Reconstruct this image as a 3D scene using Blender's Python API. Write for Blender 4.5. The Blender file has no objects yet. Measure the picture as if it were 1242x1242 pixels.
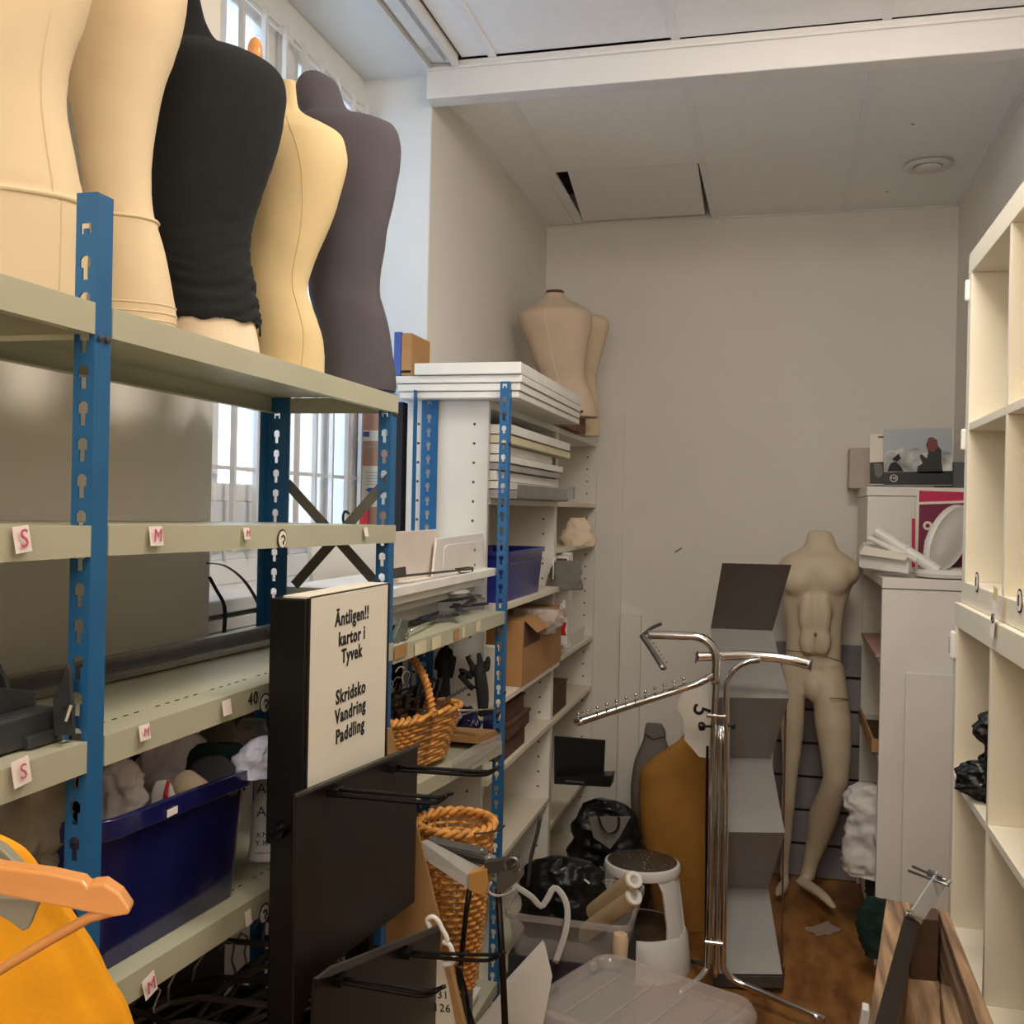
import bpy, bmesh, math, random
from mathutils import Vector as V, Matrix, noise
random.seed(7)
R = math.radians
scene = bpy.context.scene
COL = scene.collection

# ------------------------------------------------------------------ camera
CAM_H, FPX = 1.56, 1242.0
yaw, pit, rol = R(14.6), R(-.25), R(1.2)
CF = V((-math.sin(yaw)*math.cos(pit), math.cos(yaw)*math.cos(pit), math.sin(pit)))
_r0 = V((math.cos(yaw), math.sin(yaw), 0)); _u0 = _r0.cross(CF)
CR = _r0*math.cos(rol) + _u0*math.sin(rol)
CU = _u0*math.cos(rol) - _r0*math.sin(rol)
CC = V((0, 0, CAM_H))
cam = bpy.data.cameras.new('camera'); cam.lens = 36; cam.sensor_width = 36; cam.clip_start = .02
camo = bpy.data.objects.new('camera', cam); COL.objects.link(camo)
camo.matrix_world = Matrix(((CR.x, CU.x, -CF.x, 0), (CR.y, CU.y, -CF.y, 0), (CR.z, CU.z, -CF.z, CAM_H), (0, 0, 0, 1)))
scene.camera = camo
# ------------------------------------------------------------------ world, lights, exposure
LA, LB, LC, LW = 7.5, 23, 22, 3.8
w = bpy.data.worlds.new('sky'); scene.world = w; w.use_nodes = True
bg = w.node_tree.nodes['Background']; bg.inputs[0].default_value = (.62, .80, 1, 1); bg.inputs[1].default_value = LW
vs = scene.view_settings
vs.view_transform = 'Standard'; vs.look = 'None'; vs.gamma = 1; vs.use_curve_mapping = False; vs.exposure = 0.10
scene.cycles.max_bounces = 8; scene.cycles.transparent_max_bounces = 16

def area(name, loc, to, size, power, color, portal=False, sy=None):
    l = bpy.data.lights.new(name, 'AREA'); l.energy = power; l.color = color; l.size = size
    if sy: l.shape = 'RECTANGLE'; l.size_y = sy
    else: l.shape = 'DISK'
    if portal: l.cycles.is_portal = True
    o = bpy.data.objects.new(name, l); COL.objects.link(o); o.location = loc
    o.rotation_euler = (V(to)-V(loc)).to_track_quat('-Z', 'Y').to_euler()
    return o
area('ceiling_lamp_light', (-.20, .75, 2.87), (-.20, .80, 0), .30, LA, (1, .86, .66))
area('middle_fill_light', (.12, 1.85, 2.87), (.12, 2.5, 0), .55, LB, (1, .93, .85), sy=.55)  # added fill above the view, lifts the middle and back of the room
area('rear_fill_light', (-.10, -1.35, 2.35), (-.1, 3.0, 1.0), 1.3, LC, (1, .91, .80), sy=.8)  # added soft fill behind the camera, no fixture modelled
area('window_portal', (-1.42, 2.25, 2.0), (0, 2.25, 2.0), 1.5, 1, (1, 1, 1), portal=True, sy=1.7)

def P(px, py, **k):
    d = CF + CR*((px-621)/FPX) - CU*((py-621)/FPX)
    a, v = list(k.items())[0]; i = 'XYZ'.index(a)
    return CC + d*((v-CC[i])/d[i])

# ------------------------------------------------------------------ materials
def lin(c):
    return tuple(((x/255)/12.92 if x <= 10 else ((x/255+.055)/1.055)**2.4) for x in c) + (1,)
MATS = {}
def mat(name, rgb, rough=.5, metal=0, var=.06, sc=6, bump=0, bsc=60, trans=0, alpha=1, coat=0, stretch=None, rgb2=None, detail=4):
    if name in MATS: return MATS[name]
    m = bpy.data.materials.new(name); m.use_nodes = True; nt = m.node_tree; N = nt.nodes; L = nt.links
    b = N['Principled BSDF']; b.inputs['Roughness'].default_value = rough; b.inputs['Metallic'].default_value = metal
    c = lin(rgb)
    tc = N.new('ShaderNodeTexCoord'); mp = N.new('ShaderNodeMapping'); L.new(tc.outputs['Object'], mp.inputs[0])
    if stretch: mp.inputs['Scale'].default_value = stretch
    if var or rgb2:
        nz = N.new('ShaderNodeTexNoise'); nz.inputs['Scale'].default_value = sc; nz.inputs['Detail'].default_value = detail
        L.new(mp.outputs[0], nz.inputs['Vector'])
        rp = N.new('ShaderNodeValToRGB'); rp.color_ramp.elements[0].position = .35; rp.color_ramp.elements[1].position = .65
        if rgb2: c1, c2 = lin(rgb2), c
        else:
            c1 = tuple(x*(1-var) for x in c[:3])+(1,); c2 = tuple(min(1, x*(1+var)) for x in c[:3])+(1,)
        rp.color_ramp.elements[0].color = c1; rp.color_ramp.elements[1].color = c2
        L.new(nz.outputs['Fac'], rp.inputs[0]); L.new(rp.outputs[0], b.inputs['Base Color'])
    else: b.inputs['Base Color'].default_value = c
    if bump:
        n2 = N.new('ShaderNodeTexNoise'); n2.inputs['Scale'].default_value = bsc; n2.inputs['Detail'].default_value = 3
        L.new(mp.outputs[0], n2.inputs['Vector'])
        bp = N.new('ShaderNodeBump'); bp.inputs['Strength'].default_value = bump; bp.inputs['Distance'].default_value = .004
        L.new(n2.outputs['Fac'], bp.inputs['Height']); L.new(bp.outputs[0], b.inputs['Normal'])
    if coat: b.inputs['Coat Weight'].default_value = coat
    if trans: b.inputs['Transmission Weight'].default_value = trans
    if alpha < 1: b.inputs['Alpha'].default_value = alpha
    MATS[name] = m
    return m
WALL = mat('wall_paint', (230, 224, 214), .85, var=.03, sc=1.5, bump=.15, bsc=220)
WALLW = mat('niche_paint', (222, 224, 224), .8, var=.03, sc=2, bump=.1, bsc=200)
CEIL = mat('ceiling_panel_white', (244, 242, 241), .9, var=.015, sc=30, bump=.1, bsc=300)
CEILT = mat('ceiling_trim_white', (224, 220, 216), .6, var=.01)
WOODF = mat('floor_wood', (170, 118, 62), .38, var=0, rgb2=(112, 68, 28), sc=7, stretch=(2.2, .8, 1), bump=.08, bsc=90, detail=8)
BLUE = mat('blue_post_paint', (34, 98, 150), .42, var=.06, sc=9)
DBLUE = mat('dark_blue_plastic', (28, 34, 118), .32, var=.1, sc=3)
BIN = mat('navy_bin_plastic', (26, 27, 82), .16, var=.12, sc=4, coat=.3)
SHELFM = mat('greygreen_shelf_enamel', (186, 184, 160), .42, var=.05, sc=5)
WHITE = mat('white_laminate', (232, 226, 216), .45, var=.03, sc=4)
CREAMW = mat('cream_white_laminate', (236, 226, 204), .45, var=.02, sc=4)
EDGE = mat('board_edge_white', (238, 234, 226), .5, var=.04, sc=10)
GREYB = mat('grey_board', (168, 164, 158), .6, var=.06, sc=10)
CREAM = mat('cream_jersey', (220, 198, 164), .9, var=.04, sc=5, bump=.08, bsc=900)
CREAM2 = mat('yellow_cream_jersey', (220, 195, 148), .9, var=.05, sc=5, bump=.08, bsc=900)
CREAM3 = mat('pale_pink_cream_cloth', (238, 216, 190), .9, var=.04, sc=5, bump=.3, bsc=300)
BEIGE = mat('aged_beige_cloth', (206, 184, 160), .9, var=.05, sc=8, bump=.3, bsc=300)
BLACKC = mat('black_jersey', (22, 23, 26), .95, var=.1, sc=14, bump=.3, bsc=300)
DGREY = mat('dark_grey_jersey', (82, 76, 82), .95, var=.05, sc=6, bump=.1, bsc=900)
GREYC = mat('grey_cloth', (118, 112, 106), .9, var=.06, sc=7, bump=.3)
MUST = mat('mustard_cloth', (176, 124, 52), .85, var=.12, sc=6, bump=.4, bsc=120)
SKIN = mat('mannequin_fibreglass', (204, 188, 160), .5, var=.06, sc=4)
CHROME = mat('chrome', (225, 222, 218), .09, 1, var=.02)
STEEL = mat('brushed_steel', (150, 148, 145), .35, .9, var=.08, sc=20)
DSTEEL = mat('dark_steel', (78, 74, 70), .45, .3, var=.1, sc=12)
BLKM = mat('black_metal', (13, 11, 11), .35, .2, var=.1, sc=6)
BRWNM = mat('brown_black_sheet', (25, 17, 10), .42, .1, var=.14, sc=3)
BLKP = mat('black_plastic', (20, 20, 22), .3, var=.1, sc=5)
DGP = mat('charcoal_plastic', (52, 54, 56), .45, var=.06, sc=5)
BAGB = mat('black_bin_liner', (13, 14, 15), .3, var=.2, sc=8, bump=.5, bsc=40)
BLKF = mat('black_fabric', (20, 20, 21), .9, var=.2, sc=8, bump=.3, bsc=60)
CARD = mat('corrugated_cardboard', (176, 132, 84), .85, var=.06, sc=6, bump=.1, bsc=80)
CARDD = mat('dark_cardboard', (92, 62, 44), .85, var=.12, sc=6)
CHIP = mat('chipboard', (150, 112, 84), .85, var=0, rgb2=(112, 78, 58), sc=60)
WICK = mat('wicker', (214, 150, 74), .5, var=.25, sc=40)
PAPER = mat('white_paper', (236, 228, 212), .8, var=.03, sc=4)
RAIL = mat('ceiling_rail_white', (240, 238, 237), .7, var=.01)
TAG = mat('tag_paper_pink', (240, 226, 220), .8, var=.03, sc=20)
INK = mat('black_ink', (22, 22, 24), .7, var=.05)
INKR = mat('pink_ink', (206, 96, 128), .7, var=.05)
RED = mat('red_print', (196, 28, 30), .6, var=.05)
PINK = mat('magenta_print', (196, 30, 84), .5, var=.05)
PURP = mat('plum_print', (120, 28, 62), .5, var=.05)
WPLA = mat('white_plastic', (232, 228, 222), .35, var=.03)
WOOD = mat('old_crate_wood', (186, 150, 112), .8, var=0, rgb2=(96, 74, 56), sc=3, stretch=(16, 1.1, 16), bump=.7, bsc=12, detail=12)
WOODD = mat('dark_crate_wood', (84, 60, 44), .85, var=.25, sc=12, bump=.4, bsc=40)
WOODL = mat('hanger_wood', (232, 158, 88), .38, var=.1, sc=4, stretch=(1, 6, 6), coat=.3)
YEL = mat('yellow_jacket_fabric', (250, 170, 12), .7, var=.06, sc=5, bump=.15, bsc=180)
REFL = mat('grey_reflective_patch', (150, 146, 130), .45, var=.05)
MIRR = mat('brown_mirror_sheet', (112, 104, 98), .22, .45, var=.05, sc=3)
MIRD = mat('grey_laminate_sheet', (150, 146, 142), .42, .1, var=.08, sc=4)
SLAT = mat('slatwall_grey', (136, 132, 134), .55, var=.04)
LILAC = mat('lilac_fabric', (206, 208, 232), .85, var=.04)
PINKC = mat('pink_white_fabric', (252, 238, 242), .85, var=.08, sc=7)
DGRN = mat('dark_green_fabric', (14, 44, 38), .9, var=.15)
DKGY = mat('dark_grey_fabric', (52, 50, 54), .9, var=.15)
OLIVE = mat('grey_olive_sack', (140, 130, 112), .75, var=.1, sc=6)
TYV = mat('white_sack', (226, 222, 218), .6, var=.06, sc=8, bump=.3, bsc=20)
TORTO = mat('pebbled_grey_rubber', (70, 60, 52), .35, var=.3, sc=60, bump=.4, bsc=120)
NAVYF = mat('navy_bag_fabric', (26, 28, 78), .5, var=.15, sc=6, bump=.3, bsc=30)
BEIR = mat('beige_roll', (222, 196, 156), .6, var=.05)
PSKY = mat('print_sky', (168, 178, 180), .4, var=.06, sc=4)
PSNOW = mat('print_snow', (226, 224, 222), .4, var=0, rgb2=(120, 118, 116), sc=14)
PDARK = mat('print_dark', (34, 36, 36), .4, var=.2)
PRED = mat('print_rust', (120, 54, 48), .4, var=.1)
PBLUE = mat('print_blue', (70, 96, 170), .5, var=.1)
OUTB = mat('outside_facade_blue', (120, 168, 214), .8, var=.03, sc=1)
def glassy(name, tint, opac, rough=.08, noise_amt=0):
    m = bpy.data.materials.new(name); m.use_nodes = True; nt = m.node_tree; N = nt.nodes; L = nt.links
    for n in list(N):
        if n.type != 'OUTPUT_MATERIAL': N.remove(n)
    out = N['Material Output']; tr = N.new('ShaderNodeBsdfTransparent'); gl = N.new('ShaderNodeBsdfPrincipled')
    gl.inputs['Base Color'].default_value = lin(tint); gl.inputs['Roughness'].default_value = rough
    mx = N.new('ShaderNodeMixShader'); mx.inputs[0].default_value = opac
    L.new(tr.outputs[0], mx.inputs[1]); L.new(gl.outputs[0], mx.inputs[2]); L.new(mx.outputs[0], out.inputs[0])
    return m
GLASS = glassy('window_glass', (230, 240, 250), .06, .02)
CLEAR = glassy('clear_tub_plastic', (205, 196, 190), .22, .12)
CLEARL = glassy('cloudy_lid_plastic', (208, 198, 192), .36, .15)
CLRBAG = glassy('thin_clear_film', (220, 214, 210), .35, .15)

# ------------------------------------------------------------------ mesh tools
class M:
    def __init__(s): s.v = []; s.f = []
    def add(s, vs_, fs):
        n = len(s.v); s.v += [V(p) for p in vs_]; s.f += [tuple(i+n for i in f) for f in fs]; return s
    def hexa(s, p):
        return s.add(p, [(0, 3, 2, 1), (4, 5, 6, 7), (0, 1, 5, 4), (1, 2, 6, 5), (2, 3, 7, 6), (3, 0, 4, 7)])
    def box(s, a, b):
        x0, x1 = sorted((a[0], b[0])); y0, y1 = sorted((a[1], b[1])); z0, z1 = sorted((a[2], b[2]))
        return s.hexa([(x0, y0, z0), (x1, y0, z0), (x1, y1, z0), (x0, y1, z0), (x0, y0, z1), (x1, y0, z1), (x1, y1, z1), (x0, y1, z1)])
    def obox(s, c, size, rot=(0, 0, 0)):
        m = Matrix.Rotation(rot[2], 3, 'Z') @ Matrix.Rotation(rot[1], 3, 'Y') @ Matrix.Rotation(rot[0], 3, 'X')
        h = V(size)/2; pts = []
        for z in (-1, 1):
            for x, y in ((-1, -1), (1, -1), (1, 1), (-1, 1)): pts.append(V(c) + m @ V((x*h.x, y*h.y, z*h.z)))
        return s.hexa(pts)
    def bar(s, a, b, wd, th, up=(0, 0, 1)):
        a, b = V(a), V(b); d = (b-a).normalized(); sd = d.cross(V(up))
        if sd.length < 1e-4: sd = d.cross(V((1, 0, 0)))
        sd.normalize(); u = sd.cross(d)
        pts = [p + sd*(x*wd/2) + u*(y*th/2) for p in (a, b) for x, y in ((-1, -1), (1, -1), (1, 1), (-1, 1))]
        return s.hexa(pts)
    def prism(s, pts, vec):
        pts = [V(p) for p in pts]; n = len(pts); vec = V(vec)
        return s.add(pts + [p+vec for p in pts], [tuple(range(n))[::-1], tuple(range(n, 2*n))] + [(i, (i+1) % n, n+(i+1) % n, n+i) for i in range(n)])
    def loft(s, rings, cap=True, closed=True):
        n = len(rings[0]); base = len(s.v)
        for r_ in rings: s.v += [V(p) for p in r_]
        for k in range(len(rings)-1):
            for i in range(n if closed else n-1):
                j = (i+1) % n
                s.f.append((base+k*n+i, base+k*n+j, base+(k+1)*n+j, base+(k+1)*n+i))
        if cap:
            s.f.append(tuple(base+i for i in range(n))[::-1]); s.f.append(tuple(base+(len(rings)-1)*n+i for i in range(n)))
        return s
    def tube(s, pts, r=.01, n=8, sq=1, up=(0, 0, 1)):
        pts = [V(p) for p in pts]; rings = []; k = len(pts)
        rr = r if isinstance(r, (list, tuple)) else [r]*k; ref = V(up); prev = None
        for i, p in enumerate(pts):
            d = ((pts[min(i+1, k-1)]-pts[i]).normalized() + (pts[i]-pts[max(i-1, 0)]).normalized())
            d = d.normalized() if d.length > 1e-6 else V((0, 0, 1))
            if prev is None:
                a = d.cross(ref)
                if a.length < .05: a = d.cross(V((1, 0, 0)))
            else: a = prev - d*prev.dot(d)
            if a.length < 1e-5: a = d.orthogonal()
            a.normalize(); prev = a; b = d.cross(a)
            rings.append([p + (a*math.cos(t) + b*math.sin(t)*sq)*rr[i] for t in [2*math.pi*q/n for q in range(n)]])
        return s.loft(rings)
    def lathe(s, prof, c, n=20, axis=(0, 0, 1), sx=1, sy=1):
        ax = V(axis).normalized(); a = ax.orthogonal().normalized(); b = ax.cross(a)
        if abs(ax.z) > .99: a, b = V((1, 0, 0)), V((0, 1, 0))
        rings = [[V(c)+ax*z+(a*math.cos(t)*sx+b*math.sin(t)*sy)*max(r_, 1e-4) for t in [2*math.pi*q/n for q in range(n)]] for r_, z in prof]
        return s.loft(rings)
    def blob(s, c, r, n=12, rough=0, seed=0):
        r = V(r) if not isinstance(r, (int, float)) else V((r, r, r)); rings = []
        for i in range(n//2+1):
            ph = math.pi*i/(n//2); ring = []
            for j in range(n):
                t = 2*math.pi*j/n; d = V((math.sin(ph)*math.cos(t), math.sin(ph)*math.sin(t), -math.cos(ph)))
                k = 1 + (rough*noise.noise(d*2.2+V((seed, seed*.7, 0))) + rough*.5*noise.noise(d*5+V((seed, 0, seed)))if rough else 0)
                if i in (0, n//2): d = V((0, 0, d.z)) + V((math.cos(t), math.sin(t), 0))*.02
                ring.append(V(c)+V((d.x*r.x, d.y*r.y, d.z*r.z))*k)
            rings.append(ring)
        return s.loft(rings)
    def grid(s, fn, nu, nv, th=0):
        base = len(s.v); pts = [[V(fn(i/nu, j/nv)) for j in range(nv+1)] for i in range(nu+1)]
        for r_ in pts: s.v += r_
        w_ = nv+1
        for i in range(nu):
            for j in range(nv): s.f.append((base+i*w_+j, base+(i+1)*w_+j, base+(i+1)*w_+j+1, base+i*w_+j+1))
        return s
ROOTS = []
WP = {}
def obj(name, m, material, parent=None, smooth=False, bevel=0, sub=0, remesh=0, solid=0, kind=None, label=None, smoothmod=0):
    xs = [p.x for p in m.v]; ys = [p.y for p in m.v]; zs = [p.z for p in m.v]
    c = V(((min(xs)+max(xs))/2, (min(ys)+max(ys))/2, min(zs)))
    me = bpy.data.meshes.new(name); me.from_pydata([tuple(p-c) for p in m.v], [], m.f); me.update()
    bm = bmesh.new(); bm.from_mesh(me); bmesh.ops.recalc_face_normals(bm, faces=bm.faces); bm.to_mesh(me); bm.free()
    if smooth:
        me.polygons.foreach_set('use_smooth', [True]*len(me.polygons))
        if smooth is not True:
            me.set_sharp_from_angle(angle=R(smooth))
    me.materials.append(material)
    o = bpy.data.objects.new(name, me); COL.objects.link(o); WP[o.name] = c
    if parent: o.parent = parent; o.location = c - WP[parent.name]
    else: o.location = c
    if remesh:
        d = o.modifiers.new('r', 'REMESH'); d.mode = 'VOXEL'; d.voxel_size = remesh; d.use_smooth_shade = True
    if smoothmod:
        d = o.modifiers.new('s', 'SMOOTH'); d.iterations = smoothmod; d.factor = .5
    if solid:
        d = o.modifiers.new('t', 'SOLIDIFY'); d.thickness = solid; d.offset = 0
    if bevel:
        d = o.modifiers.new('b', 'BEVEL'); d.width = bevel; d.segments = 2; d.limit_method = 'ANGLE'; d.angle_limit = R(40)
    if sub:
        d = o.modifiers.new('u', 'SUBSURF'); d.levels = sub; d.render_levels = sub
    if kind: o['kind'] = kind
    if label: o['label'] = label
    return o
def tag(o, label, cat, group=None):
    o['label'] = label; o['category'] = cat
    if group: o['group'] = group
    return o
def thing(name, label, cat, group=None):
    o = bpy.data.objects.new(name, None); COL.objects.link(o); o.empty_display_size = .05
    WP[o.name] = V((0, 0, 0)); ROOTS.append(o); return tag(o, label, cat, group)
def single(name, m, material, label, cat, group=None, **k):
    return tag(obj(name, m, material, None, **k), label, cat, group)
def struct(name, m, material, **k):
    o = obj(name, m, material, **k); o['kind'] = 'structure'; return o
def text(s, c, xd, ud, size, material, parent, name='lettering', th=.0004, bold=0, align='CENTER', squash=1):
    cu = bpy.data.curves.new(name, 'FONT'); cu.body = s; cu.size = size; cu.align_x = align; cu.align_y = 'CENTER'
    cu.extrude = th; cu.offset = bold; cu.resolution_u = 3; cu.space_character = 1.12
    t = bpy.data.objects.new('tmp', cu); COL.objects.link(t)
    me = bpy.data.meshes.new_from_object(t); bpy.data.objects.remove(t)
    xd = V(xd).normalized(); ud = V(ud); ud = (ud - xd*ud.dot(xd)).normalized(); nd = xd.cross(ud)
    m = M(); m.v = [V(c) + xd*(v.co.x*squash) + ud*v.co.y + nd*v.co.z for v in me.vertices]; m.f = [tuple(p.vertices) for p in me.polygons]
    bpy.data.meshes.remove(me)
    return obj(name, m, material, parent)
def ring(c, a, b, u, n_, k=28, e=2.3):
    out = []
    for q in range(k):
        t = 2*math.pi*q/k; ct, st = math.cos(t), math.sin(t)
        out.append(c + u*(a*math.copysign(abs(ct)**(2/e), ct)) + n_*(b*math.copysign(abs(st)**(2/e), st)))
    return out
def sil(rows, Y=None, X=None, bk=.8, grow=0, k=28, e=2.3, wob=0, seed=0, tilt=None, cr=0, cs=16):
    """rings of a body standing at depth Y (or wall distance X) whose rows are (height px, left px, right px[, depth half size])."""
    mid = rows[len(rows)//2]
    c0 = P((mid[1]+mid[2])/2, mid[0], **({'Y': Y} if Y is not None else {'X': X}))
    n_ = V((c0.x, c0.y, 0)).normalized(); u = V((n_.y, -n_.x, 0)); rings = []
    for rw in rows:
        def hit(px):
            d = CF + CR*((px-621)/FPX) - CU*((rw[0]-621)/FPX)
            return CC + d*((c0-CC).dot(n_)/d.dot(n_))
        l, r_ = hit(rw[1]), hit(rw[2]); c = (l+r_)/2; a = (r_-l).length/2 + grow
        b = rw[3] + grow if len(rw) > 3 else a*bk
        rg = ring(c, a, b, u, n_, k, e)
        if wob:
            rg = [p + (p-c).normalized()*wob*(noise.noise(V((p.x*9, p.y*9, p.z*38+seed))) + .6*noise.noise(V((p.x*25, p.y*25, p.z*70+seed)))) for p in rg]
        if cr:
            o2 = []
            for p in rg:
                q_ = V((p.x*cs, p.y*cs, p.z*cs)) + V((seed*3.1, seed, 0))
                f = (.55-abs(noise.noise(q_))*2.4) + .5*(.5-abs(noise.noise(q_*2.3+V((9, 0, 0))))*2.2) + .22*(.5-abs(noise.noise(q_*5.1))*2)
                o2.append(p + (p-c).normalized()*cr*f)
            rg = o2
        if tilt: rg = [p + V((0, 0, (p-c).dot(u)*tilt)) for p in rg]
        rings.append(rg)
    return rings
def dense(rows, n=4):
    """Catmull-Rom subdivision of silhouette rows."""
    out = []
    for i in range(len(rows)-1):
        p = [rows[max(i-1, 0)], rows[i], rows[i+1], rows[min(i+2, len(rows)-1)]]
        for q in range(n):
            t = q/n
            out.append(tuple(.5*((2*p[1][k]) + (-p[0][k]+p[2][k])*t + (2*p[0][k]-5*p[1][k]+4*p[2][k]-p[3][k])*t*t + (-p[0][k]+3*p[1][k]-3*p[2][k]+p[3][k])*t**3) for k in range(len(rows[0]))))
    out.append(tuple(rows[-1])); return out
def limb(m, pts, n=14, sq=1):
    """tapering limb: pts = (px, py, half width px, Y)."""
    c = [P(a, b, Y=y) for a, b, h, y in pts]
    rr = [h*((q-CC).dot(CF))/FPX for q, (a, b, h, y) in zip(c, pts)]
    return m.tube(c, rr, n, sq)
def smoothline(pts, n=5):
    pts = [tuple(p) for p in pts]; return [V(p) for p in dense(pts, n)]

# ================================================================== THE ROOM
XL, XR, YB, ZC, ZN = -1.06, .70, 4.60, 2.857, 2.90
N0, N1, XW = 1.765, 2.99, -1.30          # window niche: near end, far end, window plane
struct('floor', M().box((-1.6, -1.6, -.08), (.9, 4.8, 0)), WOODF)
wl = struct('wall_left', M().box((XL, -1.6, 0), (-1.6, N0, 3.05)).box((XL, N1, 0), (-1.6, YB+.1, 3.05)).box((XW-.03, N0, 0), (-1.6, N1, 1.36)).box((XW-.03, N0, 2.86), (-1.6, N1, 3.05)), WALL)
struct('wall_niche', M().box((XL-.002, N1-.004, 0), (XW-.03, N1, 2.885)).box((XL, N0, 2.885), (XW-.03, N1, 2.90)), WALLW)
struct('wall_back', M().box((-1.2, YB, 0), (.9, YB+.12, 3.05)), WALL)
struct('wall_right', M().box((XR, -1.6, 0), (XR+.12, YB+.1, 3.05)), WALL)
struct('wall_front', M().box((-1.2, -1.72, 0), (.9, -1.6, 3.05)), WALL)
ceil = struct('ceiling', M().box((-1.7, -1.7, 3.0), (.9, 4.8, 3.1)), BLKP)
xs_far = [XL, -.858, -.303, .242, XR]; ys_far = [3.0, 3.862, YB]
for i in range(4):
    for j in range(2):
        x0, x1, y0, y1 = xs_far[i]+.008, xs_far[i+1]-.008, ys_far[j]+.006, ys_far[j+1]-.004
        if i == 1 and j == 1:
            q = [P(*p, Z=2.864) for p in ((688, 207), (846, 197), (855, 260), (707, 269))]
            obj('ceiling_panel', M().prism(q, (0, 0, .018)), CEIL, ceil, bevel=.002)
        elif i == 0 and j == 1:
            q = [V((x0, y0, ZC)), V((-.885, y0, ZC)), V((-.93, y1, ZC)), V((x0, y1, ZC))]; q[1] = P(660, 208.5, Z=ZC); q[2] = P(697, 272, Z=ZC)
            obj('ceiling_panel', M().prism(q, (0, 0, .018)), CEIL, ceil, bevel=.002)
            obj('ceiling_rail', M().prism([P(*p, Z=ZC-.002) for p in ((660, 209), (672, 208.5), (707, 270), (698, 272))], (0, 0, .012)), RAIL, ceil)
        else: obj('ceiling_panel', M().box((x0, y0, ZC), (x1, y1, ZC+.018)), CEIL, ceil, bevel=.002)
for x in xs_far[1:4]: obj('ceiling_rail', M().box((x-.013, 3.0, ZC-.003), (x+.013, YB, ZC+.03)) if x != -.858 else M().box((x-.013, 3.0, ZC-.003), (x+.013, 3.857, ZC+.012)), RAIL, ceil)
obj('ceiling_rail', M().box((XL, 3.857, ZC+.0), (XR, 3.867, ZC+.02)), RAIL, ceil)
obj('ceiling_backing', M().box((-.30, 3.0, ZC+.021), (XR, YB, ZC+.025)), RAIL, ceil)
for a, b in (((XL, 3.0), (XL+.022, YB)), ((XR-.022, 3.0), (XR, YB))):
    obj('ceiling_edge_trim', M().box((a[0], a[1], ZC-.006), (b[0], b[1], ZC+.02)), RAIL, ceil)
obj('ceiling_edge_trim', M().box((-.30, YB-.012, ZC-.004), (XR, YB, ZC+.02)), RAIL, ceil)
xs_n = [-.955, -.852, -.312, .254, XR]
for i in range(4):
    for y0, y1 in ((1.75, 2.926), (.56, 1.74), (-.62, .55), (-1.6, -.63)):
        lift = .003 if (i in (0, 1) and y0 == 1.75) else 0
        obj('ceiling_panel', M().box((xs_n[i]+.008, y0, ZN+lift), (xs_n[i+1]-.008, y1, ZN+.018+lift)), CEIL, ceil, bevel=.002)
for x in xs_n[1:4]: obj('ceiling_rail', M().box((x-.012, -1.6, ZN-.003), (x+.012, 2.93, ZN+.02)), RAIL, ceil)
struct('trim_1', M().box((XL, 2.93, 2.79), (XR, 3.0, ZN)).box((XL+.0, 2.922, 2.872), (XR, 2.93, 2.884)), CEILT, bevel=.004)
cn = thing('cable_channel', 'long white cable channel along the ceiling beside the window niche', 'cable channel')
obj('channel_body', M().box((XL+.002, -1.5, 2.876), (-1.045, 2.925, 2.906)).box((-1.045, -1.5, 2.893), (-.985, 2.925, 2.91)), CEILT, cn)
obj('channel_lid', M().box((-1.035, -1.5, 2.886), (-.99, 2.80, 2.893)), WPLA, cn, bevel=.002)
obj('channel_lip', M().box((-.985, -1.5, 2.880), (-.977, 2.90, 2.91)).box((-.972, -1.5, 2.874), (-.955, 2.918, 2.912)), CEILT, cn, bevel=.001)
obj('cable', M().tube([(-.981, 1.0, 2.874), (-.981, 2.2, 2.873), (-.978, 2.86, 2.871)], .004, 6), GREYB, cn)
# window
wn = struct('window_1', M().box((XW-.03, N0, 1.36), (XW+.02, N1, 1.42)).box((XW-.03, N0, 2.80), (XW+.02, N1, 2.885)).box((XW-.03, 2.94, 1.42), (XW+.02, N1, 2.80)).box((XW-.03, N0, 1.42), (XW+.02, N0+.05, 2.80)), WPLA, bevel=.004)
def sash(y0, y1, z0, z1, t=.045):
    s = obj('sash', M().box((XW-.03, y0, z0), (XW+.012, y0+t, z1)).box((XW-.03, y1-t, z0), (XW+.012, y1, z1)).box((XW-.03, y0+t, z0), (XW+.012, y1-t, z0+t)).box((XW-.03, y0+t, z1-t), (XW+.012, y1-t, z1)), WPLA, wn, bevel=.004)
    obj('pane', M().box((XW-.014, y0+t-.003, z0+t-.003), (XW-.010, y1-t+.003, z1-t+.003)), GLASS, s)
sash(1.82, 2.13, 1.42, 2.80); sash(2.13, 2.42, 1.56, 2.80)
obj('lower_panel', M().box((XW-.03, 1.82, 1.42), (XW+.016, 2.50, 1.56)), WALLW, wn, bevel=.002)
obj('mullion', M().box((XW-.03, 2.42, 1.42), (XW+.02, 2.50, 2.80)), WPLA, wn, bevel=.004)
sash(2.50, 2.78, 1.42, 2.80); sash(2.78, 2.94, 1.42, 2.80, .03)
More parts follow.
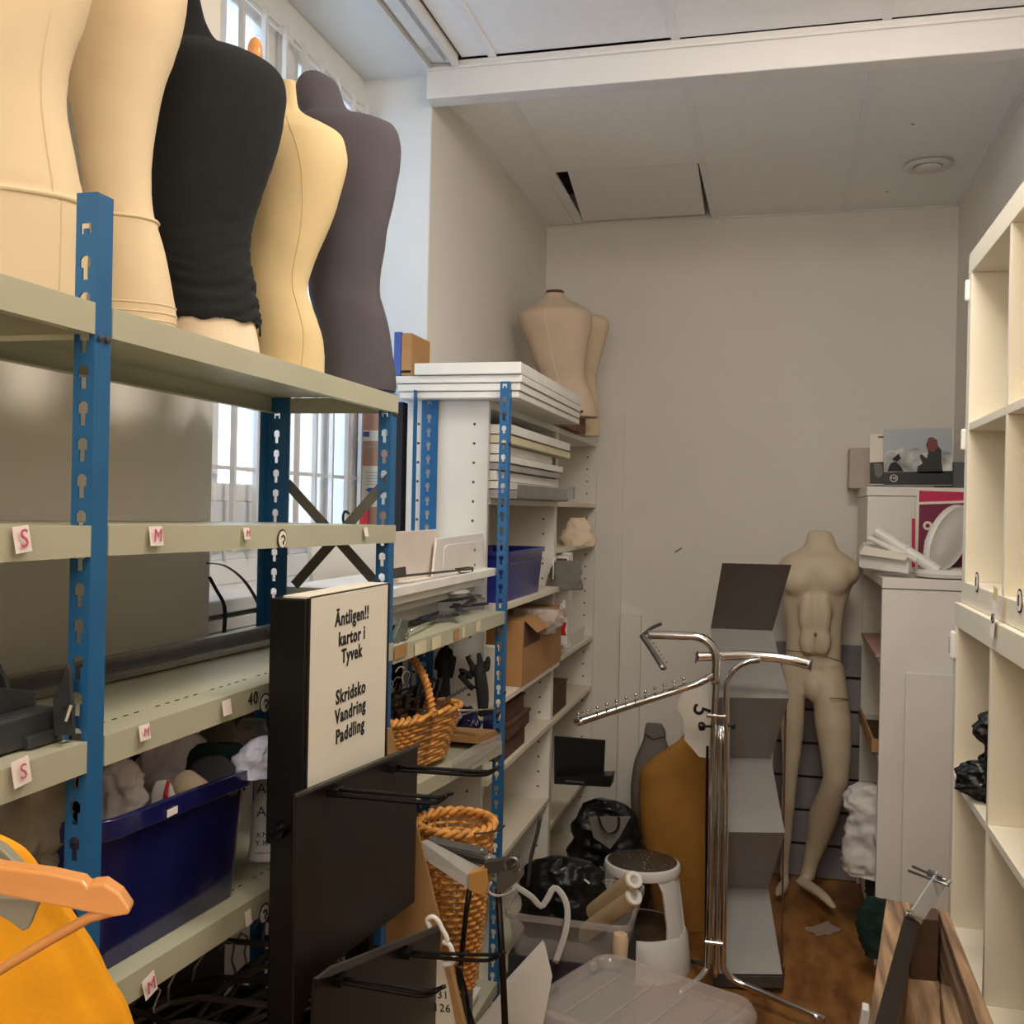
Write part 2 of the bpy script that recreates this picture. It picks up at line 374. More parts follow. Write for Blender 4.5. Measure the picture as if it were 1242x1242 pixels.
# grille on the room side
gr = thing('window_grille', 'white painted steel security grille across the window behind the dress forms', 'window grille')
for y in (1.86, 1.97, 2.08, 2.19, 2.30, 2.41, 2.52, 2.63, 2.74, 2.85, 2.95):
    obj('bar', M().box((XW+.036, y-.006, 1.44), (XW+.048, y+.006, 2.79)), CEILT, gr)
for z in (1.46, 1.64, 2.10, 2.56, 2.77):
    obj('crossbar', M().box((XW+.034, N0, z-.005), (XW+.037, 2.97, z+.005)), CEILT, gr)
sl = struct('trim_2', M().box((XW-.02, N0, 1.33), (XL-.03, N1-.01, 1.36)), WPLA, bevel=.004)
# house across the yard, seen through the panes
nb = thing('outside_building', 'pale blue building front seen through the window panes', 'building')
obj('wall', M().box((-6.2, -2, -2), (-6, 7.2, 1.9)), OUTB, nb)
for i in range(14):
    obj('cladding_board', M().box((-6.0, -2, 1.9-.3*(i+1)+.01), (-5.97, 7.2, 1.9-.3*i)), OUTB, nb)
# vent, screws, scuff
vc = P(1126, 198, Z=ZC); vt = thing('ceiling_vent', 'round white air vent in the ceiling panel near the right wall', 'vent')
obj('rim', M().lathe([(.048, 0), (.078, -.004), (.084, -.012), (.080, -.016), (.060, -.018), (.048, -.012), (.048, 0)], (vc.x, vc.y, ZC+.001), 32), CEILT, vt, smooth=50)
obj('valve_disc', M().lathe([(.004, -.004), (.045, -.010), (.048, -.016), (.040, -.022), (.0, -.024)], (vc.x, vc.y, ZC), 28), CEILT, vt, smooth=50)
obj('throat', M().lathe([(.05, -.002), (0, -.001)], (vc.x, vc.y, ZC+.001), 24), DSTEEL, vt)
for px, py in ((1107, 150), (1076, 232)):
    c = P(px, py, Z=ZC); obj('screw_hole', M().lathe([(.006, -.002), (0, -.003)], (c.x, c.y, ZC), 8), DSTEEL, ceil)

# ================================================================== BLUE RACK
XF, XB = -.72, -.97                     # front and rear post planes
YP = (-.02, .958, 1.835, 2.708)         # near face of each post pair
rk = thing('steel_shelving_rack', 'blue slotted steel rack with grey-green shelves along the left wall', 'shelving rack')
def slotted(m, x0, x1, y, top, keyx, th=.002):
    """flange facing the aisle end, with a column of keyhole slots cut through."""
    wd, nr = .0065, .0035; z = .05
    m.box((x0, y, 0), (keyx-wd, y+th, top)); m.box((keyx+wd, y, 0), (x1, y+th, top))
    z = .02; m.box((keyx-wd, y, 0), (keyx+wd, y+th, z))
    while z < top-.06:
        m.box((keyx-wd, y, z), (keyx-nr, y+th, z+.013)); m.box((keyx+nr, y, z), (keyx+wd, y+th, z+.013))
        for sx in (-1, 1):   # round the head of the keyhole
            m.prism([(keyx+sx*wd, y, z+.026), (keyx+sx*wd, y, z+.0225), (keyx+sx*.003, y, z+.026)], (0, th, 0))
        m.box((keyx-wd, y, z+.026), (keyx+wd, y+th, z+.0395)); z += .0395
    m.box((keyx-wd, y, z), (keyx+wd, y+th, z+.01))
    m.box((keyx-.003, y, z+.01), (keyx+.003, y+th, z+.016)) ; m.box((keyx-wd, y, z+.022), (keyx+wd, y+th, top))
    return m
for i, y in enumerate(YP):
    top = (1.892, 1.892, 1.774, 1.905)[i]
    m = slotted(M(), XF-.026, XF, y, top, XF-.0135).box((XF-.002, y+.002, 0), (XF, y+.028, top))
    o = obj('post', m, BLUE, rk)
    m = slotted(M(), XB-.028, XB+.022, y+(.03 if i < 3 else .072), top-(.02 if i != 2 else 0), XB-.006).box((XB-.028, y+.002, 0), (XB-.026, y+.03, top-.02))
    obj('post', m, BLUE, rk)
    for z in (1.735, 1.05):
        if i: obj('bolt', M().lathe([(.004, 0), (.004, .003), (0, .004)], (XF, y+.008, z), 8, (1, 0, 0)).lathe([(.004, 0), (.004, .003), (0, .004)], (XF, y+.020, z), 8, (1, 0, 0)), DSTEEL, rk)
def shelf(y0, y1, z, xb=XB-.015, lip=.034, xf=XF+.001, dz=0):
    m = M().box((xf-.002, y0, z-lip), (xf, y1, z)).box((xf-.014, y0, z-lip), (xf-.002, y1, z-lip+.002))
    m.box((xb+.002, y0, z-.0022), (xf-.0021, y1, z-.0002)).box((xb, y0, z-lip), (xb+.0019, y1, z)).box((xb+.002, y0, z-lip), (xb+.014, y1, z-lip+.002))
    m.box((xb+.003, y0+.0005, z-lip+.0003), (xf-.0025, y0+.002, z-.003)).box((xb+.003, y1-.002, z-lip+.0003), (xf-.0025, y1-.0005, z-.003))
    for p in m.v: p.z += dz*(p.y-y0)/(y1-y0)
    return obj('shelf', m, SHELFM, rk)
ZS = (1.772, 1.531, 1.297, 1.010)
DZ = (0, -.010, -.004, -.050)
shelves = {}
for b, (y0, y1) in enumerate(((.01, .957), (.988, 1.868))):
    for k, z in enumerate(ZS):
        xf = XF+.001
        s = shelf(y0, y1, z, xb=-.99 if k != 2 else -1.0, dz=DZ[k]*b); shelves[(b, k)] = s
        if k in (2, 3):
            m = M()
            for q in range(int((y1-y0)/.022)):
                if q % 6 != 5: m.box((XF-.045, y0+.03+q*.022, z+.0002), (XF-.043, y0+.038+q*.022, z+.0008))
            for p in m.v: p.z += b*DZ[k]*(p.y-y0)/(y1-y0)
            o = obj('perforation', m, DSTEEL, s, kind='stuff')
for z, nm, dz in ((1.284, 0, -.008), (.99, 1, -.07), (.27, 2, -.01)):
    shelves[(2, nm)] = shelf(1.868, 2.706, z, xb=-.985, dz=dz)
# cross brace between the second pair of posts
ybr = 1.872
for a, b in (((XF-.015, 1.615), (XB+.035, 1.395)), ((XF-.030, 1.395), (XB+.012, 1.60))):
    obj('cross_brace', M().bar((a[0], ybr+(.002 if a[1] > 1.5 else .006), a[1]), (b[0], ybr+(.002 if a[1] > 1.5 else .006), b[1]), .020, .002, (0, 1, 0)), mat('brace_grey', (112, 106, 96), .5, .2), rk)
# tags and badges along the shelf edges
def shelf_tag(px, py, w_, h_, s, b=1, k=1, ink=INKR, tl=0, mt=TAG, sz=.022):
    c = P(px, py, X=XF+.0035); a = tl; par = shelves[(b, k)]
    yd = V((0, math.cos(a), math.sin(a))); zd = V((0, -math.sin(a), math.cos(a)))
    q = [c + yd*(x*w_/2) + zd*(y*h_/2) + V((.003 if y < 0 else 0, 0, 0)) for x, y in ((-1, -1), (1, -1), (1, 1), (-1, 1))]
    t = obj('paper_tag', M().prism(q, (.0006, 0, 0)), mt, par)
    if s: text(s, c+V((.0045, 0, 0)), yd, zd, sz, ink, t)
shelf_tag(25, 654, .022, .026, 'S', 0, 1, tl=.1, sz=.026); shelf_tag(188, 650, .026, .023, 'M', 1, 1)
shelf_tag(298, 647, .016, .016, 'M', 1, 1, sz=.014); shelf_tag(443, 645, .016, .016, '', 1, 1)
shelf_tag(24, 936, .024, .026, 'S', 0, 2, tl=.1); shelf_tag(174, 888, .020, .018, 'M', 1, 2, sz=.014)
shelf_tag(274, 858, .022, .020, '', 1, 2); shelf_tag(180, 1195, .024, .024, 'M', 1, 3, sz=.022, tl=.2); shelf_tag(300, 1113, .016, .020, '', 1, 3)
c = P(307, 848, X=XF+.002); text('40', c, (0, 1, 0), (0, 0, 1), .026, INK, shelves[(1, 2)])
for px, py, k in ((342, 654, 1), (321, 853, 2), (320, 1108, 3)):
    c = P(px, py, X=XF+.002)
    bd = obj('round_badge', M().lathe([(.015, 0), (.015, .0008), (.012, .001)], c, 24, (1, 0, 0)), INK, shelves[(1, k)])
    obj('badge_face', M().lathe([(.0125, .0010), (.0125, .0014), (0, .0015)], c, 24, (1, 0, 0)), PAPER, bd)
    obj('badge_mark', M().tube([c+V((.002, math.cos(t)*.006, math.sin(t)*.006)) for t in (2.6, 1.6, .6, -.4)]+[c+V((.002, 0, -.003)), c+V((.002, .001, -.008))], .0012, 5), INK, bd)
for px, py, w_, s in ((486, 793, .07, ''), (510, 789, .07, ''), (529, 783, .06, ''), (554, 773, .035, ''), (562, 770, .02, ''), (580, 763, .04, '')):
    c = P(px, py-4, X=XF+.003)
    t = obj('price_sticker', M().box((c.x, c.y-w_/2, c.z-.014), (c.x+.0008, c.y+w_/2, c.z+.012)), CARD if px in (486, 554) else mat('cream_sticker', (226, 214, 176), .7), shelves[(2, 0)])

# ================================================================== DRESS FORMS ON THE TOP SHELF
def form(name, label, rows, mt, Y, group='dress forms standing on the top shelf', bk=.8, seamcol=None, n=3, wob=0):
    t = thing(name, label, 'dress form', group)
    rg = sil(dense(rows, n), Y=Y, bk=bk, wob=wob, cr=.0016, cs=11, seed=rows[0][1])
    obj('body', M().loft(rg), mt, t, smooth=55)
    return t, rg
def seam(rg, k, i0, i1, mt, t, r=.0012, name='seam'):
    pts = []
    for i in range(i0, min(i1, len(rg))):
        kk = k(i) if callable(k) else k; n_ = len(rg[i]); a = int(kk // 1) % n_; pts.append(rg[i][a].lerp(rg[i][(a+1) % n_], kk % 1))
    return obj(name, M().tube(pts, r, 5), mt, t, smooth=True)
def hoop(rg, i, mt, t, r=.0016, name='waist_seam'):
    pts = rg[i]+[rg[i][0]]
    return obj(name, M().tube(pts, r, 5), mt, t, smooth=True)
t1, g = form('dress_form', 'leftmost dress form, cream jersey with a waist seam, cut by the frame edge', [(372, -60, 98), (362, -63, 103), (300, -64, 106), (250, -66, 107), (243, -66, 106), (238, -62, 102), (225, -60, 100), (180, -56, 90), (113, -50, 81), (60, -53, 88), (0, -60, 105), (-70, -66, 120), (-140, -60, 116), (-190, -45, 100), (-222, -15, 72), (-240, 5, 46), (-275, 8, 42), (-290, 10, 38)], CREAM, 1.05, bk=.7)
hoop(g, 3*3+1, CREAM, t1, .0035); seam(g, lambda i: 23.5 if i < 10 else 23, 1, 30, BEIGE, t1, .0009); hoop(g, 1, CREAM, t1, .002, 'hem')
t2, g = form('dress_form', 'second dress form from the left, cream jersey, bare, behind the blue post', [(398, 112, 214), (372, 112, 213), (340, 112, 208), (305, 110, 200), (275, 106, 192), (266, 106, 192), (262, 104, 188), (230, 102, 184), (200, 97, 183), (160, 90, 187), (110, 84, 196), (70, 80, 208), (30, 76, 221), (-10, 78, 227), (-60, 85, 222), (-100, 105, 200), (-120, 125, 180), (-150, 130, 172), (-175, 130, 170)], CREAM, 1.24, bk=.72)
hoop(g, 14, CREAM, t2, .0026)
for i in (1, 2, 3): hoop(g, i, CREAM, t2, .0014, 'hem_fold')
rows3 = [(436, 210, 316), (418, 209, 314), (388, 208, 309), (327, 200, 299), (300, 196, 298), (270, 188, 301), (231, 183, 313), (170, 180, 333), (130, 180, 340), (112, 181, 342), (92, 184, 339), (76, 190, 326), (62, 205, 298), (50, 214, 262), (28, 219, 246), (0, 220, 238), (-30, 220, 234), (-50, 221, 232)]
t3, g = form('dress_form', 'dress form wearing a ruched black sleeveless top, pale cloth hip showing', rows3, CREAM3, 1.44, bk=.62)
for i in (2, 4): seam(g, 8, 1, 6, BEIGE, t3, .0006)
srow = dense([(391, 206, 313), (380, 206, 312), (360, 204, 307), (340, 202, 305), (327, 199, 303)] + [(r_[0], r_[1]-1, r_[2]+1) for r_ in rows3[4:]][:-1], 7)
rg = sil(srow, Y=1.44, bk=.62, grow=.004, k=72)
c0 = rg[0][0]
def ruche(rg):
    out = []
    for i, r_ in enumerate(rg):
        k = len(rg); low = max(0, 1-i/(k*.52)); cc = sum((p for p in r_), V())/len(r_); o2 = []
        for j, p in enumerate(r_):
            a = 2*math.pi*j/len(r_)
            side = .35 + .65*abs(math.cos(a))
            f = math.sin(p.z*260 + 5*math.sin(a*1.5+1.2) + 3*noise.noise(V((a, p.z*14, 0))))*.0030*low*side
            f += noise.noise(V((p.x*18, p.y*18, p.z*60)))*.0022*(.25+low)
            o2.append(p + (p-cc).normalized()*f)
        out.append(o2)
    return out
rg = ruche(rg)
for j in range(len(rg[0])):
    rg[0][j] = rg[0][j] + V((0, 0, .004*math.sin(j*.7) - (.016 if j in (0, 1, 71, 70) else 0)))
obj('black_top', M().loft(rg, cap=False), BLACKC, t3, smooth=True, solid=.002, label='black sleeveless jersey top bunched at the waist')
t4, g = form('dress_form', 'yellow-cream dress form between the black top and the dark grey form', [(462, 313, 394), (454, 313, 394), (420, 312, 393), (392, 308, 387), (364, 304, 377), (350, 303, 373), (327, 301, 377), (287, 300, 394), (248, 298, 408), (208, 295, 419), (183, 298, 421), (165, 303, 416), (157, 312, 407), (148, 322, 390), (135, 336, 366), (118, 342, 360), (98, 342, 358)], CREAM2, 1.64, bk=.62)
seam(g, lambda i: 21.5 + 1.5*math.sin(i*.12), 1, 40, mat('seam_shadow_thread', (206, 176, 118), .9), t4, .0008)
t5, g = form('dress_form', 'rightmost dress form on the top shelf, dark grey jersey with full neck', [(474, 393, 480), (466, 391, 480), (443, 391, 479), (400, 387, 473), (375, 379, 466), (350, 374, 460), (310, 373, 465), (276, 373, 470), (234, 370, 479), (192, 366, 486), (168, 362, 486), (155, 362, 480), (147, 364, 464), (140, 366, 436), (130, 360, 421), (115, 358, 415), (100, 361, 408), (90, 368, 394), (87, 374, 388)], DGREY, 1.845, bk=.7)
seam(g, 26, 1, 40, mat('grey_seam', (92, 86, 92), .9), t5, .0010)
fs = thing('wooden_finial_pole', 'turned orange wooden neck cap on a thin pole behind the black top', 'display stand')
c = P(309, 70, Y=1.72); zt = 1.776
obj('neck_cap', M().lathe([(.006, 0), (.012, .004), (.0145, .016), (.0135, .032), (.009, .044), (.002, .050), (0, .0505)], (c.x, c.y, c.z-.012), 20), WOODL, fs, smooth=50)
obj('pole', M().tube([(c.x, c.y, 1.80), (c.x, c.y, c.z-.01)], .006, 10), DSTEEL, fs)
obj('base', M().lathe([(.045, 0), (.045, .004), (.012, .012), (.008, .028)], (c.x, c.y, zt-.001), 20), DSTEEL, fs, smooth=40)

# ================================================================== ON THE LOWER SHELVES OF THE RACK
hz = ZS[2]
cp = thing('black_bracket_tray', 'charcoal plastic display bracket with upright prongs on the left shelf', 'display bracket')
def q(px, py, Y): return P(px, py, Y=Y)
m = M()
for (a, b, y0, y1, z0, z1) in ((-.95, -.752, .70, .950, 1.299, 1.335), (-.95, -.90, .72, .92, 1.335, 1.372), (-.90, -.80, .72, .90, 1.335, 1.345)): m.box((a, y0, z0), (b, y1, z1))
obj('tray', m, DGP, cp, bevel=.004)
obj('side_wall', M().prism([(-.775, .70, 1.335), (-.775, .945, 1.335), (-.775, .945, 1.350), (-.775, .87, 1.368), (-.775, .74, 1.362), (-.775, .70, 1.360)], (-.006, 0, 0)), DGP, cp, bevel=.001)
for y, h in ((.80, .040), (.845, .034), (.90, .030), (.925, .044)):
    obj('prong', M().prism([(-.86, y, 1.34), (-.79, y, 1.34), (-.80, y, 1.350+h*.4), (-.81, y, 1.350+h*.7), (-.835, y, 1.347+h*.7), (-.84, y, 1.352)], (0, .006, 0)), DGP, cp, bevel=.001)
cp2 = thing('black_bracket_tray', 'spare charcoal bracket lying behind, its long pointed blade up beside the post', 'display bracket')
m = M().prism([P(x_, y_, Y=.935) for x_, y_ in ((66, 892), (88, 892), (86, 850), (83, 812), (81, 806), (76, 822), (64, 848))], (0, .005, 0))
obj('blade', m, DGP, cp2); obj('foot', M().box((-.85, .90, 1.2985), (-.745, .955, 1.312)), DGP, cp2, bevel=.002)
single('chrome_hook_plate', M().box((-.742, .938, 1.299), (-.735, .952, 1.345)).tube([(-.738, .94, 1.335), (-.72, .93, 1.34), (-.722, .925, 1.325)], .0025, 6), CHROME, 'small chrome hook plate beside the blue post on the third shelf', 'hook')
rail = thing('steel_channel', 'long steel channel lying along the back of the third shelf', 'metal channel')
m = M().box((-.955, .99, 1.2985), (-.915, 1.86, 1.301)).box((-.957, .99, 1.2985), (-.955, 1.86, 1.326)).box((-.915, .99, 1.2985), (-.913, 1.86, 1.309))
for p in m.v: p.x += (p.y-1.4)*.05
obj('web', m, STEEL, rail)
m = M().box((-.957, .995, 1.326), (-.940, 1.86, 1.3275))
for p in m.v: p.x += (p.y-1.4)*.05
obj('flange', m, STEEL, rail)
# navy bin
bn = thing('navy_plastic_bin', 'navy blue plastic bin full of clothes on the lower shelf', 'storage bin')
zb = 1.004
def rrect(x0, x1, y0, y1, r, z, k=5):
    out = []
    for cx, cy, a0 in ((x1-r, y1-r, 0), (x0+r, y1-r, 90), (x0+r, y0+r, 180), (x1-r, y0+r, 270)):
        for i in range(k+1):
            a = R(a0+90*i/k); out.append(V((cx+r*math.cos(a), cy+r*math.sin(a), z)))
    return out
def binz(y): return -(y-1.0)*.055
def tub(x0, x1, y0, y1, z0, z1, tap, r, t=.003, floor=True):
    """open tapered tub with wall thickness."""
    rg = [rrect(x0+tap, x1-tap, y0+tap, y1-tap, r*.8, z0), rrect(x0, x1, y0, y1, r, z1), rrect(x0+t, x1-t, y0+t, y1-t, r-t*.8, z1), rrect(x0+tap+t, x1-tap-t, y0+tap+t, y1-tap-t, r*.8-t*.8, z0+t)]
    return M().loft(rg)
def rim(x0, x1, y0, y1, z, r, out, h, t=.003):
    return M().loft([rrect(x0, x1, y0, y1, r, z), rrect(x0-out, x1+out, y0-out, y1+out, r+out, z), rrect(x0-out, x1+out, y0-out, y1+out, r+out, z-h), rrect(x0-out+t, x1+out-t, y0-out+t, y1+out-t, r+out-t, z-h), rrect(x0-out+t, x1+out-t, y0-out+t, y1+out-t, r+out-t, z-t), rrect(x0, x1, y0, y1, r, z-t), rrect(x0, x1, y0, y1, r, z)], cap=False)
m = tub(-.965, -.738, 1.0, 1.362, 1.0095, 1.188, .014, .035)
for p in m.v: p.z += binz(p.y)
obj('tub', m, BIN, bn, smooth=40)
m = rim(-.965, -.738, 1.0, 1.362, 1.193, .035, .008, .024)
for p in m.v: p.z += binz(p.y)
obj('rim', m, BIN, bn, smooth=50, bevel=.002)
c = P(210, 984, X=-.727); obj('sticker', M().box((-.7285, c.y-.011, c.z-.005), (-.7275, c.y+.011, c.z+.004)), TAG, bn)
def cloth(name, label, pts, mt, Ys, cat='garment', group='clothes stuffed in the navy bin', wob=.006, seed=0, bk=.55, cs=16, cr=None):
    kw = {'X': Ys} if Ys < 0 else {'Y': Ys}
    rg = sil(dense(pts, 8), bk=bk, wob=wob*.5, seed=seed, e=2.0, k=64, cr=wob*1.1 if cr is None else cr, cs=cs, **kw)
    return single(name, M().loft(rg), mt, label, cat, group, smooth=True)
cloth('folded_garment', 'pale pink garment bulging out of the bin beside the blue post', [(1020, 112, 186), (985, 112, 184), (960, 112, 180), (940, 114, 168), (926, 118, 152), (918, 122, 140)], PINKC, -.83, seed=1, cr=.013, cs=20)
cloth('folded_garment', 'pink-white sleeve standing up highest in the bin', [(1000, 160, 236), (965, 160, 238), (935, 158, 240), (905, 172, 242), (890, 188, 240), (880, 204, 232)], PINKC, -.86, seed=5, wob=.005, cr=.013, cs=20, bk=.4)
cloth('folded_garment', 'white garment with a red strip in the front of the bin', [(1000, 180, 212), (975, 183, 212), (960, 184, 210), (950, 188, 206), (946, 192, 202)], TYV, -.775, seed=9, wob=.002, bk=.3)
c = P(203, 962, X=-.765); single('red_trim_strip', M().tube([c+V((-.004, 0, -.02)), c+V((0, -.004, 0)), c+V((.001, 0, .016))], [.0035, .003, .002], 6), RED, 'red trim strip on white garment in the bin', 'ribbon')
cloth('folded_garment', 'cream garment lying in the middle of the bin', [(975, 200, 262), (955, 205, 258), (942, 212, 246), (934, 222, 234)], CREAM3, -.785, seed=12, wob=.004, bk=.4)
cloth('folded_garment', 'dark green garment at the back of the bin', [(960, 230, 300), (930, 228, 300), (910, 232, 298), (902, 240, 288)], DGRN, 1.345, seed=15, bk=.3)
cloth('folded_garment', 'dark grey garment in front of the green one', [(965, 228, 286), (940, 230, 284), (924, 236, 280), (917, 248, 272)], DKGY, 1.29, seed=18, wob=.005, bk=.35)
cloth('folded_garment', 'lilac-white garment draped over the far rim of the bin', [(944, 279, 332), (930, 278, 334), (918, 282, 336), (905, 294, 338), (896, 310, 338), (892, 322, 336)], LILAC, 1.345, seed=21, wob=.009)
sack = thing('printed_sack', 'white sack with black capital letters standing behind the bin', 'sack')
rg = sil(dense([(1040, 300, 345), (1020, 302, 348), (980, 306, 350), (945, 308, 350), (930, 312, 346)], 3), Y=1.50, bk=.7, wob=.004)
obj('sack_body', M().loft(rg), TYV, sack, smooth=True)
for s, px, py, sz in (('A', 317, 957, .022), ('A', 317, 985, .022), ('.KM', 317, 1013, .012), ('Y.K', 317, 1023, .012), ('*******', 318, 1036, .007)):
    c = P(px, py, Y=1.43); u = V((c.y, -c.x, 0)).normalized(); text(s, c, u, (0, 0, 1), sz, INK, sack, th=.0003)
cloth('plastic_bag', 'translucent clear bag with grey stuff behind the bin under the third shelf', [(925, 290, 334), (905, 286, 334), (885, 288, 332), (872, 292, 328)], CLRBAG, 1.58, 'bag', 'bags under the third shelf', seed=33)
cloth('sack', 'large grey-olive sack sagging on the lower shelf left of the blue post', [(1062, -30, 50), (1050, -40, 66), (1035, -45, 78), (1000, -45, 84), (960, -40, 86), (930, -30, 84), (916, -10, 70)], OLIVE, .97, 'sack', 'bags under the third shelf', .012, 3, bk=.35)
cloth('pink_bundle', 'pinkish translucent bundle behind the bin, right of the sleeve', [(925, 236, 286), (905, 236, 290), (888, 242, 290), (876, 250, 286)], OLIVE, 1.60, 'bag', 'bags under the third shelf', .006, 44, .4)

# dark hangers under the rack
for i in range(14):
    cy = 1.05 + .055*i + random.uniform(-.02, .02); z = .80 + random.uniform(-.06, .09) - .008*i; x = -.84 + random.uniform(-.04, .05)
    a = random.uniform(-.5, .5); u = V((math.cos(a)*.45, math.sin(a)+.9, random.uniform(-.25, .25))).normalized(); v = V((0, 0, 1)) + V((random.uniform(-.6, .6), random.uniform(-.6, .6), 0)); v = (v-u*v.dot(u)).normalized(); c = V((x, cy, z))
    h = thing('dark_hanger', 'thin dark clothes hanger in the tangled heap under the bottom shelf', 'hanger', 'dark hangers heaped under the bottom shelf')
    obj('arms', M().tube([c-u*.19-v*.05, c-u*.05+v*.02, c+v*.03, c+u*.05+v*.02, c+u*.19-v*.05], .005, 6), DSTEEL if i % 3 else BRWNM, h)
    obj('bar', M().tube([c-u*.19-v*.05, c+u*.19-v*.05], .0035, 6), DSTEEL, h)
    obj('hook', M().tube([c+v*.03, c+v*.055, c+v*.075+u*.012, c+v*.088, c+v*.078-u*.014], .002, 5), STEEL, h)
single('added_dark_backdrop', M().box((-1.04, .80, 0), (-1.02, 1.78, .94)), BRWNM, 'dark brown sheet added to darken the space behind the hanger heap', 'board')  # added dark sheet standing in for the gloom under the bottom shelf
cr = thing('dark_floor_crate', 'dark low crate on the floor holding the heap of hangers', 'crate')
obj('crate_base', M().box((-1.0, .85, 0), (-.73, 1.80, .03)), BRWNM, cr)
for a, b in (((-1.0, .85), (-.985, 1.80)), ((-.745, .85), (-.73, 1.80)), ((-1.0, .85), (-.73, .865)), ((-1.0, 1.785), (-.73, 1.80))): obj('side', M().box((a[0], a[1], .03), (b[0], b[1], .62)), BRWNM, cr, bevel=.002)

# ================================================================== YELLOW JACKET ON WOODEN HANGER
jk = thing('yellow_jacket', 'bright orange-yellow jacket with grey patches at the lower left corner', 'jacket')
rg = sil(dense([(1320, -90, 168), (1242, -88, 147), (1200, -86, 126), (1150, -84, 102), (1100, -82, 73), (1075, -80, 58), (1055, -74, 44), (1035, -62, 29), (1020, -45, 10), (1010, -30, -8)], 5), Y=.62, bk=.28, k=60, e=2.2)
def folds(rg):
    out = []
    for i, r_ in enumerate(rg):
        cc = sum(r_, V())/len(r_); low = max(0, 1-i/(len(rg)*.6)); o2 = []
        for j, p in enumerate(r_):
            f = math.sin(j*.9 + i*.10)*.0045*low + noise.noise(p*22)*.003; o2.append(p+(p-cc).normalized()*f)
        out.append(o2)
    return out
rg = folds(rg); obj('jacket_body', M().loft(rg), YEL, jk, smooth=True)
n_ = V((rg[10][0].x, rg[10][0].y, 0)).normalized()
def patch(pp, nm):
    out = []
    for px, py in pp:
        c = P(px, py, Y=.59); out.append(c)
    return out
o = obj('reflective_patch', M().prism([P(x, y, Y=.565) for x, y in ((-20, 1087), (48, 1092), (41, 1110), (34, 1127), (27, 1130), (12, 1118), (-20, 1100))], (-.006, .012, 0)), REFL, jk, bevel=.001)
obj('reflective_patch', M().prism([P(x, y, Y=.572) for x, y in ((-20, 1020), (2, 1030), (24, 1052), (-20, 1053))], (-.006, .012, 0)), REFL, jk, bevel=.001)
hg = thing('wooden_hanger', 'pale wooden clothes hanger with trouser bar lying over the yellow jacket', 'hanger')
ay = .525
arm = [P(x, y, Y=ay) for x, y in ((-75, 1030), (-20, 1047), (0, 1052), (60, 1060), (100, 1069), (106, 1076), (112, 1073), (126, 1072), (145, 1085), (158, 1104), (156, 1110), (138, 1113), (100, 1106), (60, 1098), (0, 1086), (-75, 1075))]
obj('shoulder_bar', M().prism(arm, V((-.006, .013, 0))), WOODL, hg, bevel=.003)
obj('trouser_bar', M().tube([P(x, y, Y=ay+.008) for x, y in ((138, 1104), (110, 1112), (60, 1140), (0, 1176), (-60, 1214))], .0034, 10), WOODL, hg, smooth=True)
obj('hook', M().tube([P(-70, 1035, Y=ay+.006), P(-70, 1010, Y=ay+.006), P(-62, 995, Y=ay+.006), P(-72, 980, Y=ay+.006), P(-84, 990, Y=ay+.006)], .0018, 8), CHROME, hg)

# ================================================================== BLACK DISPLAY STAND WITH THE PAPER SIGN
ds = thing('black_display_stand', 'black display stand with paper sign, dark panels and prong hooks', 'display stand')
Y1, Y2, XS = 1.284, 1.585, -.62
bx = obj('sign_box', M().box((-.677, Y1, 1.088), (XS-.002, Y2, 1.428)), BLKM, ds, bevel=.002)
obj('sign_frame', M().box((XS-.002, Y1, 1.088), (XS+.002, Y1+.006, 1.430)).box((XS-.002, Y2-.004, 1.088), (XS+.002, Y2, 1.430)), BLKM, bx)
pp = obj('sign_paper', M().box((XS-.0015, Y1+.006, 1.09), (XS, Y2-.004, 1.432)).box((-.66, Y1+.006, 1.4285), (XS, Y2-.004, 1.432)), PAPER, bx, bevel=.001)
for s, px, py in (('Äntligen!!', 426, 748), ('kartor i', 427, 772), ('Tyvek', 427, 793), ('Skridsko', 423, 841), ('Vandring', 422, 864), ('Paddling', 422, 888)):
    c = P(px, py, X=XS+.0004); c.y = 1.437
    text(s, c, (0, 1, 0), (0, 0, 1), .0290, INK, pp, bold=.0007, squash=.98)
obj('column', M().box((-.672, Y1+.004, 0), (-.632, Y1+.030, 1.088)).box((-.655, Y1+.008, 0), (-.650, Y1+.034, 1.05)), BLKM, ds, bevel=.002)
obj('base_foot', M().box((-.69, Y1-.02, 0), (-.42, Y1+.03, .02)).box((-.69, Y1+.03, 0), (-.62, Y1+.36, .02)), BLKM, ds, bevel=.003)
obj('back_column', M().box((-.672, Y2-.03, 0), (-.632, Y2-.004, 1.088)), BLKM, ds, bevel=.002)
c = P(342, 1006, Y=Y1-.002); obj('clamp_knob', M().lathe([(.004, 0), (.004, .012), (.010, .012), (.011, .018), (.008, .024), (0, .025)], c+V((0, .012, 0)), 12, (0, -1, 0)).tube([c+V((-.012, -.012, -.006)), c+V((.014, -.014, .008))], .003, 6), BLKM, ds, smooth=40)
XP = -.602
def onx(pts, X=XP): return [P(x, y, X=X) for x, y in pts]
m = M().prism(onx(((358, 963), (507, 902), (503, 1094), (404, 1169), (384, 1190), (356, 1262))), (-.004, 0, 0)); obj('upper_panel', m, BRWNM, ds, bevel=.001)
m = M().prism(onx(((358, 963), (507, 902), (507, 905), (358, 967))), (.004, 0, 0)); obj('panel_edge_trim', m, DSTEEL, ds)
XQ = -.575
m = M().prism(onx(((382, 1186), (535, 1124), (529, 1262), (378, 1262)), XQ), (-.004, 0, 0)); obj('lower_panel', m, BRWNM, ds, bevel=.001)
